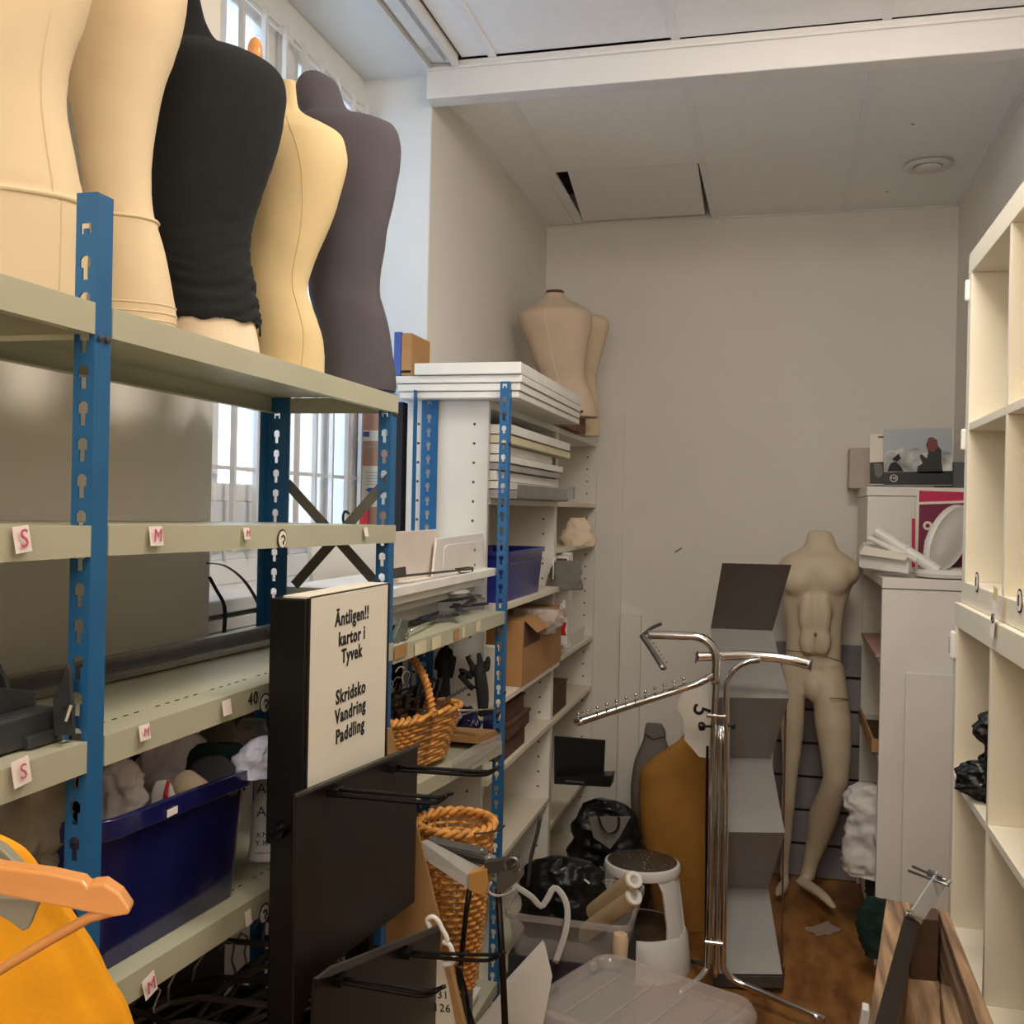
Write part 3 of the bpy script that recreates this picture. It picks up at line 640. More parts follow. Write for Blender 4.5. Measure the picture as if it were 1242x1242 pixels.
m = M().prism(onx(((380, 1187), (400, 1172), (534, 1120), (535, 1126), (400, 1182)), XQ), (.006, 0, 0)); obj('panel_edge_trim', m, DSTEEL, ds)
obj('panel_bracket', M().box((-.632, 1.30, .95), (XP-.004, 1.32, .98)).box((-.632, 1.56, .95), (XP-.004, 1.58, .98)).box((-.632, 1.30, .50), (XQ-.004, 1.32, .53)), BLKM, ds)
for up, lo, base, y, X in ((((410, 958), (470, 962), (528, 967), (540, 965), (549, 961)), ((401, 964), (460, 969), (520, 974), (534, 971), (542, 964)), (385, 958), 1.33, XP),
        (((479, 929), (540, 933), (586, 936), (598, 934), (606, 929)), ((472, 933), (540, 938), (582, 940), (595, 937), (604, 930)), (452, 929), 1.555, XP),
        (((497, 1154), (550, 1157), (590, 1158), (603, 1157), (613, 1154)), ((489, 1158), (545, 1163), (588, 1165), (600, 1162), (608, 1157)), (478, 1154), 1.56, XQ),
        (((415, 1186), (470, 1194), (515, 1202), (530, 1200), (540, 1196)), ((406, 1190), (462, 1200), (508, 1208), (522, 1206), (531, 1201)), (398, 1186), 1.30, XQ)):
    h = obj('prong_hook', M().tube(smoothline([P(a, b, Y=y) for a, b in up], 3), .0030, 8).tube(smoothline([P(a, b, Y=y) for a, b in lo], 3), .0032, 8), BLKM, ds, smooth=True)
    c = P(up[0][0], up[0][1]+2, Y=y)
    obj('hook_plate', M().box((X, y-.012, c.z-.006), (c.x+.004, y+.014, c.z+.005)), BLKM, h)

# ================================================================== BEHIND THE RACK, UNDER THE WINDOW
def boards_stack(x0, x1, y0, y1, z0, n, t, name, label, group, mt, jit=.01, cat='board'):
    z = z0
    for i in range(n):
        j = [random.uniform(-jit, jit) for _ in range(3)]
        yield i, z, j; z += t
lab = ['bottom', 'second', 'third', 'fourth', 'fifth', 'sixth', 'seventh', 'top']
zz = 1.1
for i in range(7):
    th_ = (.035, .03, .04, .03, .028, .030, .028)[i]
    single('window_side_board', M().box((-1.27, 1.80+.01*(i % 3), zz), (-1.10+.006*(i % 2), 2.42+.015*((i*2) % 3), zz+th_-.003)), GREYB if i < 4 else EDGE, '%s board from the bottom in the stack on the window ledge seen under the second shelf' % ['first', 'second', 'third', 'fourth', 'fifth', 'sixth', 'seventh'][i], 'board', 'boards stacked by the window', bevel=.002)
    zz += th_
rs = thing('cardboard_box', 'brown cardboard box tucked under the grey boards by the window', 'box')
obj('box_body', M().box((-1.25, 1.84, 1.028), (-1.10, 2.24, 1.0985)), CARDD, rs, bevel=.002)
obj('box_flap', M().box((-1.0995, 1.86, 1.06), (-1.085, 2.22, 1.064)), CARD, rs)
single('white_pallet_block', M().box((-1.27, 1.79, 0), (-1.09, 2.44, 1.027)), WALLW, 'pale tall box on the floor under the window carrying the cardboard box', 'box', bevel=.004)
for k, (pts, lb) in enumerate(((((252, 683), (272, 686), (292, 700), (308, 722), (320, 750), (328, 775)), 'long black strap arching from the wall edge to the blue post'), (((254, 700), (262, 715), (272, 735), (272, 765), (268, 790)), 'short black strap hanging by the wall edge'))):
    single('black_strap', M().tube(smoothline([P(a, b, X=-1.04) for a, b in pts], 4), .0045, 6, .35), BLKP, lb, 'strap')
rd = thing('radiator', 'grey ribbed radiator under the window behind the blue post', 'radiator')
obj('top_grille', M().box((-1.24, 2.46, 1.16), (-1.12, 2.97, 1.20)), GREYB, rd, bevel=.003)
for i in range(13): obj('fin', M().box((-1.235, 2.47+.038*i, .25), (-1.125, 2.496+.038*i, 1.16)), GREYB, rd, bevel=.003)
lv = thing('grey_slat_bundle', 'row of thin grey slats standing on the radiator below the window', 'slats')
for i in range(11): obj('slat', M().obox((-1.17+.012*(i % 2), 2.50+.036*i, 1.235+.012*(i % 3)), (.07, .007, .07+.024*(i % 3)), (0, 0, .25)), DSTEEL if i % 2 else GREYB, lv)
obj('slat_tray', M().box((-1.23, 2.47, 1.2005), (-1.11, 2.95, 1.208)), GREYB, lv)
single('leaning_white_board', M().prism([(-1.03, 2.18, 1.10), (-1.03, 2.64, 1.10), (-1.06, 2.64, 1.50), (-1.06, 2.18, 1.50)], (.010, .003, 0)), WHITE, 'large plain white board leaning behind the cross brace', 'board', bevel=.001)
hk = P(418, 628, X=-1.20)
single('window_hook', M().tube(smoothline([hk+V((0, .03, .012)), hk+V((0, 0, .018)), hk+V((0, -.012, 0)), hk+V((0, 0, -.018)), hk+V((0, .03, -.02))], 4), .004, 6), BLKM, 'small black curved window catch beside the window jamb', 'hook')
# cardboard and notices against the niche side wall
yn = N1-.006
for k, (x0, y0, x1, y1, mt, lb) in enumerate(((431, 497, 462, 540, CARD, 'upper brown card sheet fixed on the niche side wall'), (431, 543, 470, 640, CARD, 'lower brown card sheet fixed on the niche side wall'))):
    a, b = P(x0, y0, Y=yn), P(x1, y1, Y=yn)
    s = single('card_sheet', M().box((a.x, yn-.001, b.z), (b.x, yn-.005, a.z)), mat('pinkish_card', (196, 150, 126), .85), lb, 'card')
for x0, y0, x1, y1, lb in ((432, 522, 468, 535, 'narrow white envelope on the upper card sheet'), (437, 565, 470, 615, 'white printed sheet on the lower card sheet')):
    a, b = P(x0, y0, Y=yn-.006), P(x1, y1, Y=yn-.006)
    t = thing('paper_notice', lb, 'notice'); s = obj('sheet', M().box((a.x, yn-.0055, b.z), (b.x, yn-.0065, a.z)), PAPER, t)
    if y0 < 560: obj('printed_stripe', M().box((a.x, yn-.0066, a.z-.02), (a.x+.045, yn-.007, a.z-.004)), PBLUE, t)
    else:
        obj('printed_arrow', M().prism([(a.x+.02, yn-.0066, a.z-.075), (a.x+.03, yn-.0066, a.z-.068), (a.x+.10, yn-.0066, a.z-.068), (a.x+.10, yn-.0066, a.z-.082), (a.x+.03, yn-.0066, a.z-.082)], (0, -.0006, 0)), PBLUE, t)
        for k in range(5): obj('print_line', M().box((a.x+.02, yn-.0066, a.z-.02-.009*k), (a.x+.08, yn-.007, a.z-.022-.009*k)), GREYB, t)
a, b = P(437, 613, Y=2.93), P(447, 640, Y=2.93)
single('red_tab', M().box((a.x, 2.925, b.z-.01), (b.x, 2.93, a.z)), RED, 'small red plastic tab standing in front of the card sheets', 'tab', bevel=.001)
single('black_gap_case', M().box((-1.085, 2.80, 0), (-1.064, 2.97, 1.86)), DKGY, 'narrow dark case standing between the niche wall and the white bookcase', 'case')

# ================================================================== WHITE BOOKCASES
BF, BB = -.80, -1.045
def bookcase(name, label, y0, y1, zs, top, xb=BB):
    t = thing(name, label, 'bookcase', 'white pegged bookcases along the left wall')
    for y in (y0, y1-.018):
        p = obj('side_panel', M().box((xb, y, 0), (BF, y+.018, top)), WHITE, t, bevel=.001)
        m = M()
        for x in (xb+.035, BF-.042):
            z = .20
            while z < top-.05: m.lathe([(.0042, 0), (.0, -.0006)], (x, y-.0003, z), 8, (0, 1, 0)); z += .055
        obj('peg_hole', m, DSTEEL, p, kind='stuff')
    obj('back_panel', M().box((xb, y0+.018, .08), (xb+.004, y1-.018, top)), WHITE, t)
    obj('top_board', M().box((xb, y0+.018, top-.02), (BF, y1-.018, top)), WHITE, t)
    for z, xf in zs: obj('shelf', M().box((xb+.004, y0+.018, z-.018), (xf, y1-.018, z)), CREAMW, t, bevel=.0015)
    obj('plinth', M().box((BF-.02, y0+.018, 0), (BF-.004, y1-.018, .07)), WHITE, t)
    return t
bookcase('bookcase', 'white bookcase just beyond the blue rack, full of white boards and boxes', 2.79, 3.715, ((1.585, BF), (1.275, BF+.03), (1.0, BF+.03), (.78, BF+.012), (.49, BF), (.09, BF)), 1.862)
bookcase('bookcase', 'white bookcase at the far end beside the back wall, holding files', 3.718, 4.585, ((1.585, BF), (1.41, BF), (.99, BF), (.765, BF), (.375, BF), (.09, BF)), 1.862)
# boards on top
tb_ = thing('cardboard_box', 'brown cardboard box with blue edge on the boards by the niche wall', 'box')
a, b = P(487, 404, Y=2.80), P(499, 450, Y=2.80)
obj('box_body', M().box((a.x, 2.80, 1.937), (b.x, 2.96, a.z)), CARD, tb_, bevel=.003)
obj('blue_side', M().box((P(478, 404, Y=2.80).x, 2.80, 1.937), (a.x-.001, 2.95, a.z+.004)), PBLUE, tb_, bevel=.002)
obj('dark_label', M().box((a.x+.002, 2.7985, 1.945), (b.x-.002, 2.7995, 1.952)), INK, tb_)
z = 1.863
for i, (x0, x1, y0, y1) in enumerate(((-1.05, -.70, 2.735, 3.62), (-1.055, -.695, 2.73, 3.60), (-1.11, -.69, 2.725, 3.59), (-1.00, -.69, 2.715, 3.58))):
    t_ = (.020, .022, .022, .034)[i]
    single('white_board', M().box((x0, y0, z), (x1, y1, z+t_-.0015)), EDGE, 'white shelf board, %s of the four stacked on top of the bookcase' % ('bottom', 'second from bottom', 'third from bottom', 'thick topmost')[i], 'board', 'shelf boards on top of the bookcase', bevel=.002)
    z += t_
# boards inside the top compartment
zs_ = 1.5855; i = 0
info = [(.028, BF+.045, 3.70, 'grey lowest', GREYB), (.024, BF+.03, 3.60, 'second', EDGE), (.030, BF+.02, 3.66, 'third', EDGE), (.022, BF+.035, 3.62, 'fourth, slightly grey', GREYB), (.024, BF+.04, 3.64, 'fifth', EDGE), (.030, BF+.03, 3.50, 'sixth, shorter', EDGE), (.026, BF+.055, 3.69, 'yellowish seventh', mat('yellowed_board', (222, 212, 176), .6)), (.030, BF+.06, 3.66, 'topmost', EDGE)]
for t_, xf, y1, nm, mt in info:
    m = M().box((BB+.01, 2.812, zs_), (xf, y1, zs_+t_-.003))
    single('white_board', m, mt, '%s board in the stack inside the bookcase top compartment' % nm, 'board', 'boards stacked inside the bookcase', bevel=.0015); zs_ += t_
m = M().box((BF+.0465, 2.95, 1.59), (BF+.054, 3.69, 1.63)).box((BF+.054, 3.66, 1.595), (BF+.075, 3.69, 1.64))
single('grey_metal_strip', m, STEEL, 'grey metal strip sticking out past the boards in the bookcase', 'metal strip')
bx = thing('chipboard_box', 'reddish brown chipboard box on top of the far bookcase under the beige torso', 'box')
a = P(677, 545, Y=3.9); obj('box_body', M().box((-1.03, 3.74, 1.8635), (-.77, 4.12, 1.935)), CHIP, bx, bevel=.002)
obj('box_lid', M().box((-1.03, 3.735, 1.9355), (-.745, 4.16, 1.942)), CARDD, bx)
# torsos in the far corner
t6, g = form('dress_form', 'beige dress form with round neck plate standing in the far left corner', [(506, 656, 725), (499, 656, 724), (485, 656, 721), (475, 656, 718), (460, 656, 711), (441, 649, 710), (417, 640, 713), (400, 633, 717), (390, 629, 718), (383, 629, 718), (378, 634, 716), (372, 644, 706), (366, 653, 695), (361, 659, 688), (356, 662, 684)], BEIGE, 3.97, 'beige dress forms in the far corner', bk=.7)
seam(g, 20, 1, 36, CREAM3, t6, .001)
c = sum(g[-1], V())/len(g[-1]); obj('neck_plate', M().lathe([(.0, 0), (.034, .001), (.038, .006), (.033, .011), (0, .013)], c, 20, sy=.8), CARDD, t6, smooth=40)
t7, g = form('dress_form', 'narrow cream dress form half hidden behind the beige one in the far corner', [(529, 700, 727), (500, 700, 727), (475, 696, 724), (455, 694, 723), (429, 694, 730), (408, 694, 736), (396, 694, 739), (388, 696, 737), (383, 702, 728)], CREAM, 4.28, 'beige dress forms in the far corner', bk=.8)
# blue crate on the 1.275 shelf
z0 = 1.2755
bc = thing('blue_plastic_crate', 'royal blue plastic crate on the bookcase shelf behind the blue post', 'crate')
m = tub(-.975, -.775, 2.92, 3.42, z0, z0+.150, .012, .02); obj('crate_body', m, DBLUE, bc, smooth=40)
obj('crate_rim', rim(-.975, -.775, 2.92, 3.42, z0+.153, .02, .007, .014), DBLUE, bc, smooth=40)
obj('rib', M().box((-.783, 2.95, z0+.112), (-.772, 3.39, z0+.118)), DBLUE, bc, bevel=.001)
c = P(671, 693, X=-.79)
st = thing('label_holder', 'white bent label holder card hanging beside the blue crate', 'label holder')
obj('card', M().obox((c.x, c.y, c.z), (.004, .055, .055), (0, 0, .2)), WPLA, st, bevel=.002)
obj('dark_window', M().obox((c.x+.0025, c.y, c.z-.006), (.003, .022, .028), (0, 0, .2)), DSTEEL, st)
obj('clip', M().tube(smoothline([c+V((0, -.02, .025)), c+V((.004, -.01, .042)), c+V((.004, .02, .044)), c+V((0, .03, .03))], 3), .004, 6), WPLA, st)
gc = single('grey_bundle', M().loft(sil(dense([(715, 664, 704), (703, 664, 706), (692, 668, 704), (680, 676, 700)], 4), Y=3.68, bk=.3, cr=.012, seed=3, k=50)), GREYC, 'crumpled grey plastic bundle on the shelf right of the blue crate', 'bundle', smooth=True)
gc2 = single('grey_bundle', M().loft(sil(dense([(663, 681, 722), (650, 681, 722), (640, 686, 716), (628, 692, 708)], 4), Y=4.15, bk=.5, cr=.014, seed=8, k=50)), CREAM3, 'crumpled pale bundle on the far bookcase shelf', 'bundle', smooth=True)
# box + clear film below
z0 = 1.0005
cb = thing('cardboard_box', 'open brown cardboard box with clear film over it on the bookcase shelf', 'box')
obj('box_body', M().box((-1.02, 3.10, z0), (-.765, 3.69, z0+.205)), CARD, cb, bevel=.002)
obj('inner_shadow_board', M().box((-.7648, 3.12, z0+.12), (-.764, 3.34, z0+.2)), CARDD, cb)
obj('box_flap', M().prism([(-.765, 3.12, z0+.205), (-.765, 3.66, z0+.205), (-.735, 3.64, z0+.17), (-.735, 3.16, z0+.165)], (.003, 0, 0)), CARD, cb)
obj('film', M().loft(sil(dense([(768, 634, 672), (757, 626, 680), (745, 622, 684), (738, 624, 683)], 8), Y=3.35, bk=.6, cr=.014, seed=5, k=60)), CLRBAG, cb, smooth=True)
c = P(681, 738, X=-.755)
sc_ = thing('scissors', 'small scissors with white ring handles hanging from the shelf edge', 'scissors')
obj('ring_handle', M().tube([c+V((0, math.cos(t)*.016, math.sin(t)*.016)) for t in [k*math.pi/6 for k in range(13)]], .003, 6), WPLA, sc_)
obj('ring_handle', M().tube([c+V((.002, .03+math.cos(t)*.015, .012+math.sin(t)*.015)) for t in [k*math.pi/6 for k in range(13)]], .003, 6), WPLA, sc_)
obj('blade', M().prism([c+V((0, .005, -.014)), c+V((0, .015, -.014)), c+V((0, .012, -.06))], (.002, 0, 0)), STEEL, sc_)
bw = thing('white_bowl', 'upturned white foam bowl on the shelf behind the blue post', 'bowl')
c = P(636, 832, X=-.82)
obj('dome', M().lathe([(.075, 0), (.078, .006), (.074, .03), (.060, .060), (.036, .082), (.012, .090), (0, .091)], (-.875, 2.97, z0), 28), WPLA, bw, smooth=60)
obj('foot_ring', M().lathe([(.08, 0), (.082, .003), (.078, .006)], (-.875, 2.97, z0), 28), WPLA, bw)
pb = thing('pictured_box', 'tall white box with a brown printed figure behind the blue post', 'box')
obj('box_body', M().box((-.90, 2.812, z0), (-.775, 2.86, z0+.16)), PAPER, pb, bevel=.001)
m = M().blob((-.825, 2.8105, z0+.125), (.018, .0015, .02), 10).blob((-.82, 2.8105, z0+.075), (.022, .0015, .038), 10).blob((-.83, 2.8105, z0+.03), (.016, .0015, .03), 10)
obj('printed_figure', m, CARD, pb)
# brown boxes
for k, (z, h, y1) in enumerate(((.7805, .065, 3.30), (.8465, .050, 3.31), (.8975, .055, 3.28))):
    b_ = thing('brown_box', '%s of three dark brown boxes stacked on the bookcase shelf' % ('bottom', 'middle', 'topmost')[k], 'box', 'dark brown boxes stacked in the bookcase')
    obj('box_body', M().box((-1.0, 3.02+.01*k, z), (-.80+.012*(k == 1), y1, z+h-.010)), CARDD, b_, bevel=.002)
    obj('lid', M().box((-1.004, 3.016+.01*k, z+h-.0095), (-.796+.012*(k == 1), y1+.004, z+h-.0005)), CARDD, b_, bevel=.001)
for k, px in enumerate((0,)):
    b_ = thing('brown_box', 'lone dark brown box on the far bookcase shelf', 'box')
    obj('box_body', M().box((-.98, 3.76, .766), (-.815, 4.06, .866)), CARDD, b_, bevel=.002); obj('lid', M().box((-.984, 3.756, .8665), (-.811, 4.064, .874)), CARDD, b_, bevel=.001)
for k in range(4):
    single('white_file', M().box((-1.02, 3.78+.004*k, .991+.012*k), (-.84-.008*k, 4.20, 1.001+.012*k)), EDGE if k % 2 else GREYB, '%s of four flat white files lying on the far bookcase' % ('lowest', 'second', 'third', 'uppermost')[k], 'file', 'white files lying flat')
# big white binders / game boxes at the 0.99 shelf of far bookcase
for k, (y, th_, h, dep) in enumerate(((3.80, .05, .335, BF+.035), (3.875, .035, .345, BF+.030), (3.93, .03, .30, BF+.0))):
    b_ = thing('white_folder', ('white upright folder with printed top and red label', 'taller white upright folder with a dark printed corner', 'plain white upright folder nearest the back wall')[k], 'folder', 'upright folders in the far bookcase')
    obj('cover', M().box((-1.0, y, 1.046), (dep, y+th_, 1.046+h)), EDGE, b_, bevel=.001)
    if k < 2:
        obj('printed_patch', M().box((dep-.085, y-.0008, 1.27), (dep-.006, y-.0002, 1.046+h-.01)), PURP if k == 0 else DKGY, b_)
        obj('printed_square', M().box((dep-.05, y-.0014, 1.33), (dep-.03, y-.0009, 1.36)), PBLUE, b_)
    if k == 0: obj('red_label', M().prism([(dep-.03, y-.001, 1.08), (dep-.002, y-.001, 1.08), (dep-.008, y-.001, 1.10), (dep-.002, y-.001, 1.13), (dep-.03, y-.001, 1.13)], (0, -.0005, 0)), RED, b_)
single('small_white_box', M().box((-.99, 4.10, .991), (-.81, 4.40, 1.05)), EDGE, 'low white box lying at the far end of the far bookcase', 'box', bevel=.002)
# black tablet-like tray on low shelf
bt = thing('black_lidded_case', 'black case with its lid standing open on the low shelf of the far bookcase', 'case')
a, b, c, d = P(672, 893, Y=3.74), P(734, 898, Y=3.74), P(732, 942, Y=3.74), P(672, 950, Y=3.74)
obj('open_lid', M().prism([a, b, c, d], (0, .012, 0)), BLKP, bt, bevel=.002)
a, b, c, d = P(672, 942, Y=3.66), P(742, 941, Y=3.66), P(740, 955, Y=3.66), P(672, 951, Y=3.66)
obj('case_base', M().prism([a, b, c, d], (0, .075, 0)), BLKP, bt, bevel=.002)
c = P(697, 948, Y=3.659); obj('maker_plate', M().box((c.x-.035, 3.6575, c.z-.003), (c.x+.035, 3.659, c.z+.003)), STEEL, bt)

# ================================================================== ON THE SECOND BAY OF THE RACK
zA = 1.2845
# long grey-white boards stacked on the shelf
for k, (z, x0, x1, y0, y1, mt) in enumerate(((1.300, -.965, -.80, 1.89, 2.38, GREYB), (1.334, -.965, -.775, 1.89, 2.60, GREYB), (1.352, -.965, -.765, 1.885, 2.66, EDGE), (1.372, -.97, -.75, 1.88, 2.73, EDGE))):
    h = (.032, .016, .018, .020)[k]
    m = M().box((x0, y0, z), (x1, y1, z+h))
    if k == 0: m.box((x0, y0, zA), (x1-.02, y0+.10, z))
    if k == 0: m.box((x0, y1-.12, zA-.004), (x1-.02, y1, z))
    single('pale_board', m, mt, '%s of the four long pale boards laid on the second bay shelf' % ('thick lowest', 'second lowest', 'third', 'topmost white')[k], 'board', 'pale boards on the second bay', bevel=.0015)
sb = thing('grey_display_strip', 'grey metal strip with a rectangular end loop lying on the pale boards', 'metal strip')
pts = [P(a, b, X=-.765) for a, b in ((484, 699), (530, 694), (572, 690))]
obj('strip', M().bar(pts[0], pts[2], .004, .012, (1, 0, 0)), DSTEEL, sb)
lp = [P(a, b, X=-.763) for a, b in ((553, 690), (568, 688), (573, 688), (573, 694), (567, 695), (558, 695), (555, 691))]
obj('end_loop', M().tube(lp, .0022, 6), DSTEEL, sb)
obj('end_block', M().hexa([P(a, b, X=x) for x in (-.78, -.76) for a, b in ((474, 702), (493, 700), (492, 687), (474, 690))]), DSTEEL, sb)
single('white_flat_board', M().prism([P(476, 712, X=-.80), P(528, 705, X=-.80), P(530, 642, X=-.80), P(477, 645, X=-.80)], (-.004, 0, 0)), mat('pinkish_white_board', (226, 210, 200), .6), 'plain pinkish white board standing on the second bay behind the metal strip', 'board', bevel=.001)
wp = thing('white_moulded_panel', 'white moulded plastic panel with recessed field and two holes', 'panel')
Xw = -.785
pa = [P(a, b, X=Xw) for a, b in ((525, 700), (592, 695), (586, 646), (530, 653))]
obj('panel_sheet', M().prism(pa, (-.006, 0, 0)), WPLA, wp, bevel=.002)
pb_ = [P(a, b, X=Xw+.0012) for a, b in ((542, 692), (580, 690), (582, 682), (577, 658), (572, 657), (542, 661), (539, 665), (538, 688))]
obj('raised_field', M().prism(pb_, (-.002, 0, 0)), WHITE, wp, bevel=.001)
for px, py in ((576, 667), (576, 685)):
    c = P(px, py, X=Xw+.002); obj('hole', M().lathe([(.005, 0), (.0, .0006)], c, 10, (1, 0, 0)), DSTEEL, wp)
# tangle of dark brackets
for k in range(9):
    c = P(545+random.uniform(-25, 28), 742+random.uniform(-6, 12), X=-.78+random.uniform(-.05, .03)); c.z = zA+.004+.0058*k; a = random.uniform(-.7, .7)+math.pi/2
    b_ = thing('dark_bracket', 'small dark blue-grey metal bracket in the loose heap on the second bay shelf', 'bracket', 'dark brackets heaped on the second bay shelf')
    d = V((math.cos(a), math.sin(a), 0))
    obj('arm', M().bar(c-d*.08, c+d*.07, .018, .0055), DSTEEL if k % 2 else mat('blue_grey_plastic', (46, 50, 70), .5), b_)
    obj('eye', M().lathe([(.010, 0), (.010, .003), (.004, .003), (.004, 0), (.010, 0)], c+d*.06+V((0, 0, .0005)), 12), DSTEEL, b_)
gl = thing('grey_paddle', 'flat light grey paddle-like plate on top of the bracket heap', 'plate')
c = P(553, 739, X=-.77); c.z = zA+.060; obj('plate', M().lathe([(.05, 0), (.052, .003), (.045, .007), (0, .008)], c, 20, sx=.6), GREYB, gl, smooth=40)
obj('plate_handle', M().bar(c+V((0, .04, .001)), c+V((.015, .20, -.030)), .006, .004), STEEL, gl)
rdm = thing('steel_rod', 'thin bright steel rod lying across the bracket heap', 'rod')
obj('rod', M().tube([P(498, 765, X=-.74), P(538, 746, X=-.79)], .003, 8), CHROME, rdm, smooth=True); c = P(538, 746, X=-.79); obj('rod_tip', M().blob(c, .005, 8), CHROME, rdm)
gd = thing('grey_angle_piece', 'dull green-grey angle bracket standing at the left end of the shelf edge', 'bracket')
obj('plate', M().prism([P(a, b, X=-.735) for a, b in ((478, 775), (488, 750), (496, 752), (494, 778), (486, 788), (478, 788))], (-.01, 0, 0)), mat('greenish_plastic', (92, 100, 92), .5), gd, bevel=.002)
c = P(493, 771, X=-.728); obj('ring', M().lathe([(.008, 0), (.008, .003), (.003, .004), (0, .001)], c, 12, (1, 0, 0)), CHROME, gd)
c = P(484, 783, X=-.728); obj('bolt', M().blob(c, .006, 8), CHROME, gd)

# wicker baskets
def weave(path_fn, levels, n, amp, r, seed=0, m=None):
    m = m or M()
    for k, z in enumerate(levels):
        pts = []
        for i in range(n+1):
            p, nr = path_fn(i/n, z); pts.append(p + nr*amp*(1 if (i+k) % 2 else -1) + V((0, 0, .0006*math.sin(i*1.7+k))))
        m.tube(pts, r, 5)
    return m
def basket(name, label, fn, z0, z1, n, rows_, r):
    t = thing(name, label, 'basket', 'wicker baskets in the second bay')
    obj('weave', weave(fn, [z0+(z1-z0)*(k+.5)/rows_ for k in range(rows_)], n, r*.9, r), WICK, t, smooth=True, kind='stuff')
    m = M()
    for i in range(n):
        a, _ = fn(i/n, z0); b, _ = fn(i/n, z1); m.tube([a, b], r*.8, 5)
    obj('stakes', m, WICK, t, kind='stuff')
    for s_ in (0, 1):
        pts = []
        for i in range(n*2+1):
            p, nr = fn(i/(n*2), z1); a = i*1.1+s_*math.pi; pts.append(p + nr*math.cos(a)*r*1.6 + V((0, 0, math.sin(a)*r*1.6+r)))
        obj('rim_braid', M().tube(pts, r*1.5, 6), WICK, t, smooth=True)
    base = [fn(i/n, z0)[0] for i in range(n)]
    obj('basket_floor', M().prism(base, (0, 0, .004)), WICK, t)
    return t
def rectfn(x0, x1, y0, y1, z0, z1, flare, dz=0):
    cx, cy = (x0+x1)/2, (y0+y1)/2; hx, hy = (x1-x0)/2, (y1-y0)/2
    def fn(s, z):
        k = 1 - flare*(1-(z-z0)/(z1-z0)); a = 2*math.pi*s; ct, st = math.cos(a), math.sin(a); e = 2/5
        x = cx + hx*k*math.copysign(abs(ct)**e, ct); y = cy + hy*k*math.copysign(abs(st)**e, st)
        return V((x, y, z + dz*(y-cy))), V((ct, st, 0)).normalized()
    return fn
zb1 = .985
fn1 = rectfn(-.955, -.728, 1.90, 2.42, zb1-.01, zb1+.115, .22, -.09)
b1 = basket('wicker_basket', 'arch-handled wicker basket full of black hangers on the second bay shelf', fn1, zb1-.005, zb1+.11, 52, 13, .0036)
hp = []
for i in range(25):
    a = math.pi*i/24; hp.append(V((-.842+.115*math.cos(a), 2.13, zb1+.105+.165*math.sin(a))))
obj('handle', M().tube(hp, .0085, 8), WICK, b1, smooth=True)
pts = []
for i in range(25*9):
    u = i/(25*9-1)*24; k = min(int(u), 23); p = hp[k].lerp(hp[k+1], u-k); a = i*1.35; rad = (p-V((-.845, 2.13, zb1+.1))).normalized()
    pts.append(p + rad*math.cos(a)*.0095 + V((0, 1, 0))*math.sin(a)*.0095)
obj('handle_wrapping', M().tube(pts, .0028, 4), WICK, b1, smooth=True)
# black hangers in basket 1
for k in range(13):
    y = 1.95+.028*k; a = random.uniform(-.35, .35); u = V((.35, .9, .12+random.uniform(-.2, .25))).normalized() if k % 2 else V((.8, .45, .25)).normalized()
    c = V((-.86+random.uniform(-.04, .05), y, zb1+.105+random.uniform(-.01, .045))); v = V((0, 0, 1)); v = (v-u*v.dot(u)).normalized()
    h = thing('black_hanger', 'black clip hanger tangled in the arch-handled wicker basket', 'hanger', 'black hangers in the wicker basket')
    obj('bar', M().tube([c-u*.09, c+u*.09], .0055, 6, .5), BLKP, h, smooth=True)
    obj('hook', M().tube(smoothline([c, c+v*.03, c+v*.045+u*.012, c+v*.055, c+v*.045-u*.012], 3), .0016, 5), CHROME, h)
    for s_ in (-1, 1): obj('clip', M().obox(c+u*.08*s_+V((0, 0, -.012)), (.010, .016, .03), (0, .2, a)), BLKP, h, bevel=.002)
sp = thing('spiral_hanger_bar', 'shiny beaded spiral bar sticking out of the wicker basket', 'bar')
a, b = P(500, 872, X=-.76), P(571, 831, X=-.78); pts = []
for i in range(90):
    t = i/89; p = a.lerp(b, t); pts.append(p+V((0, math.cos(i*.9)*.005, math.sin(i*.9)*.005)))
obj('spiral', M().tube(pts, .002, 5), CHROME, sp, smooth=True); obj('core', M().tube([a, b], .003, 6), DSTEEL, sp)
t_ = thing('steel_prong', 'steel prong with flat round end pointing right in front of the glove', 'prong')
a, b = P(556, 862, X=-.70), P(603, 860, X=-.70)
obj('rod', M().tube([a, b], .0028, 8), CHROME, t_, smooth=True); obj('second_rod', M().tube([P(556, 868, X=-.70), P(590, 859, X=-.715)], .0018, 6), CHROME, t_)
obj('flat_end', M().tube([P(603, 858, X=-.70), P(606, 866, X=-.70), P(604, 874, X=-.70)], .0035, 6, .5), CHROME, t_)
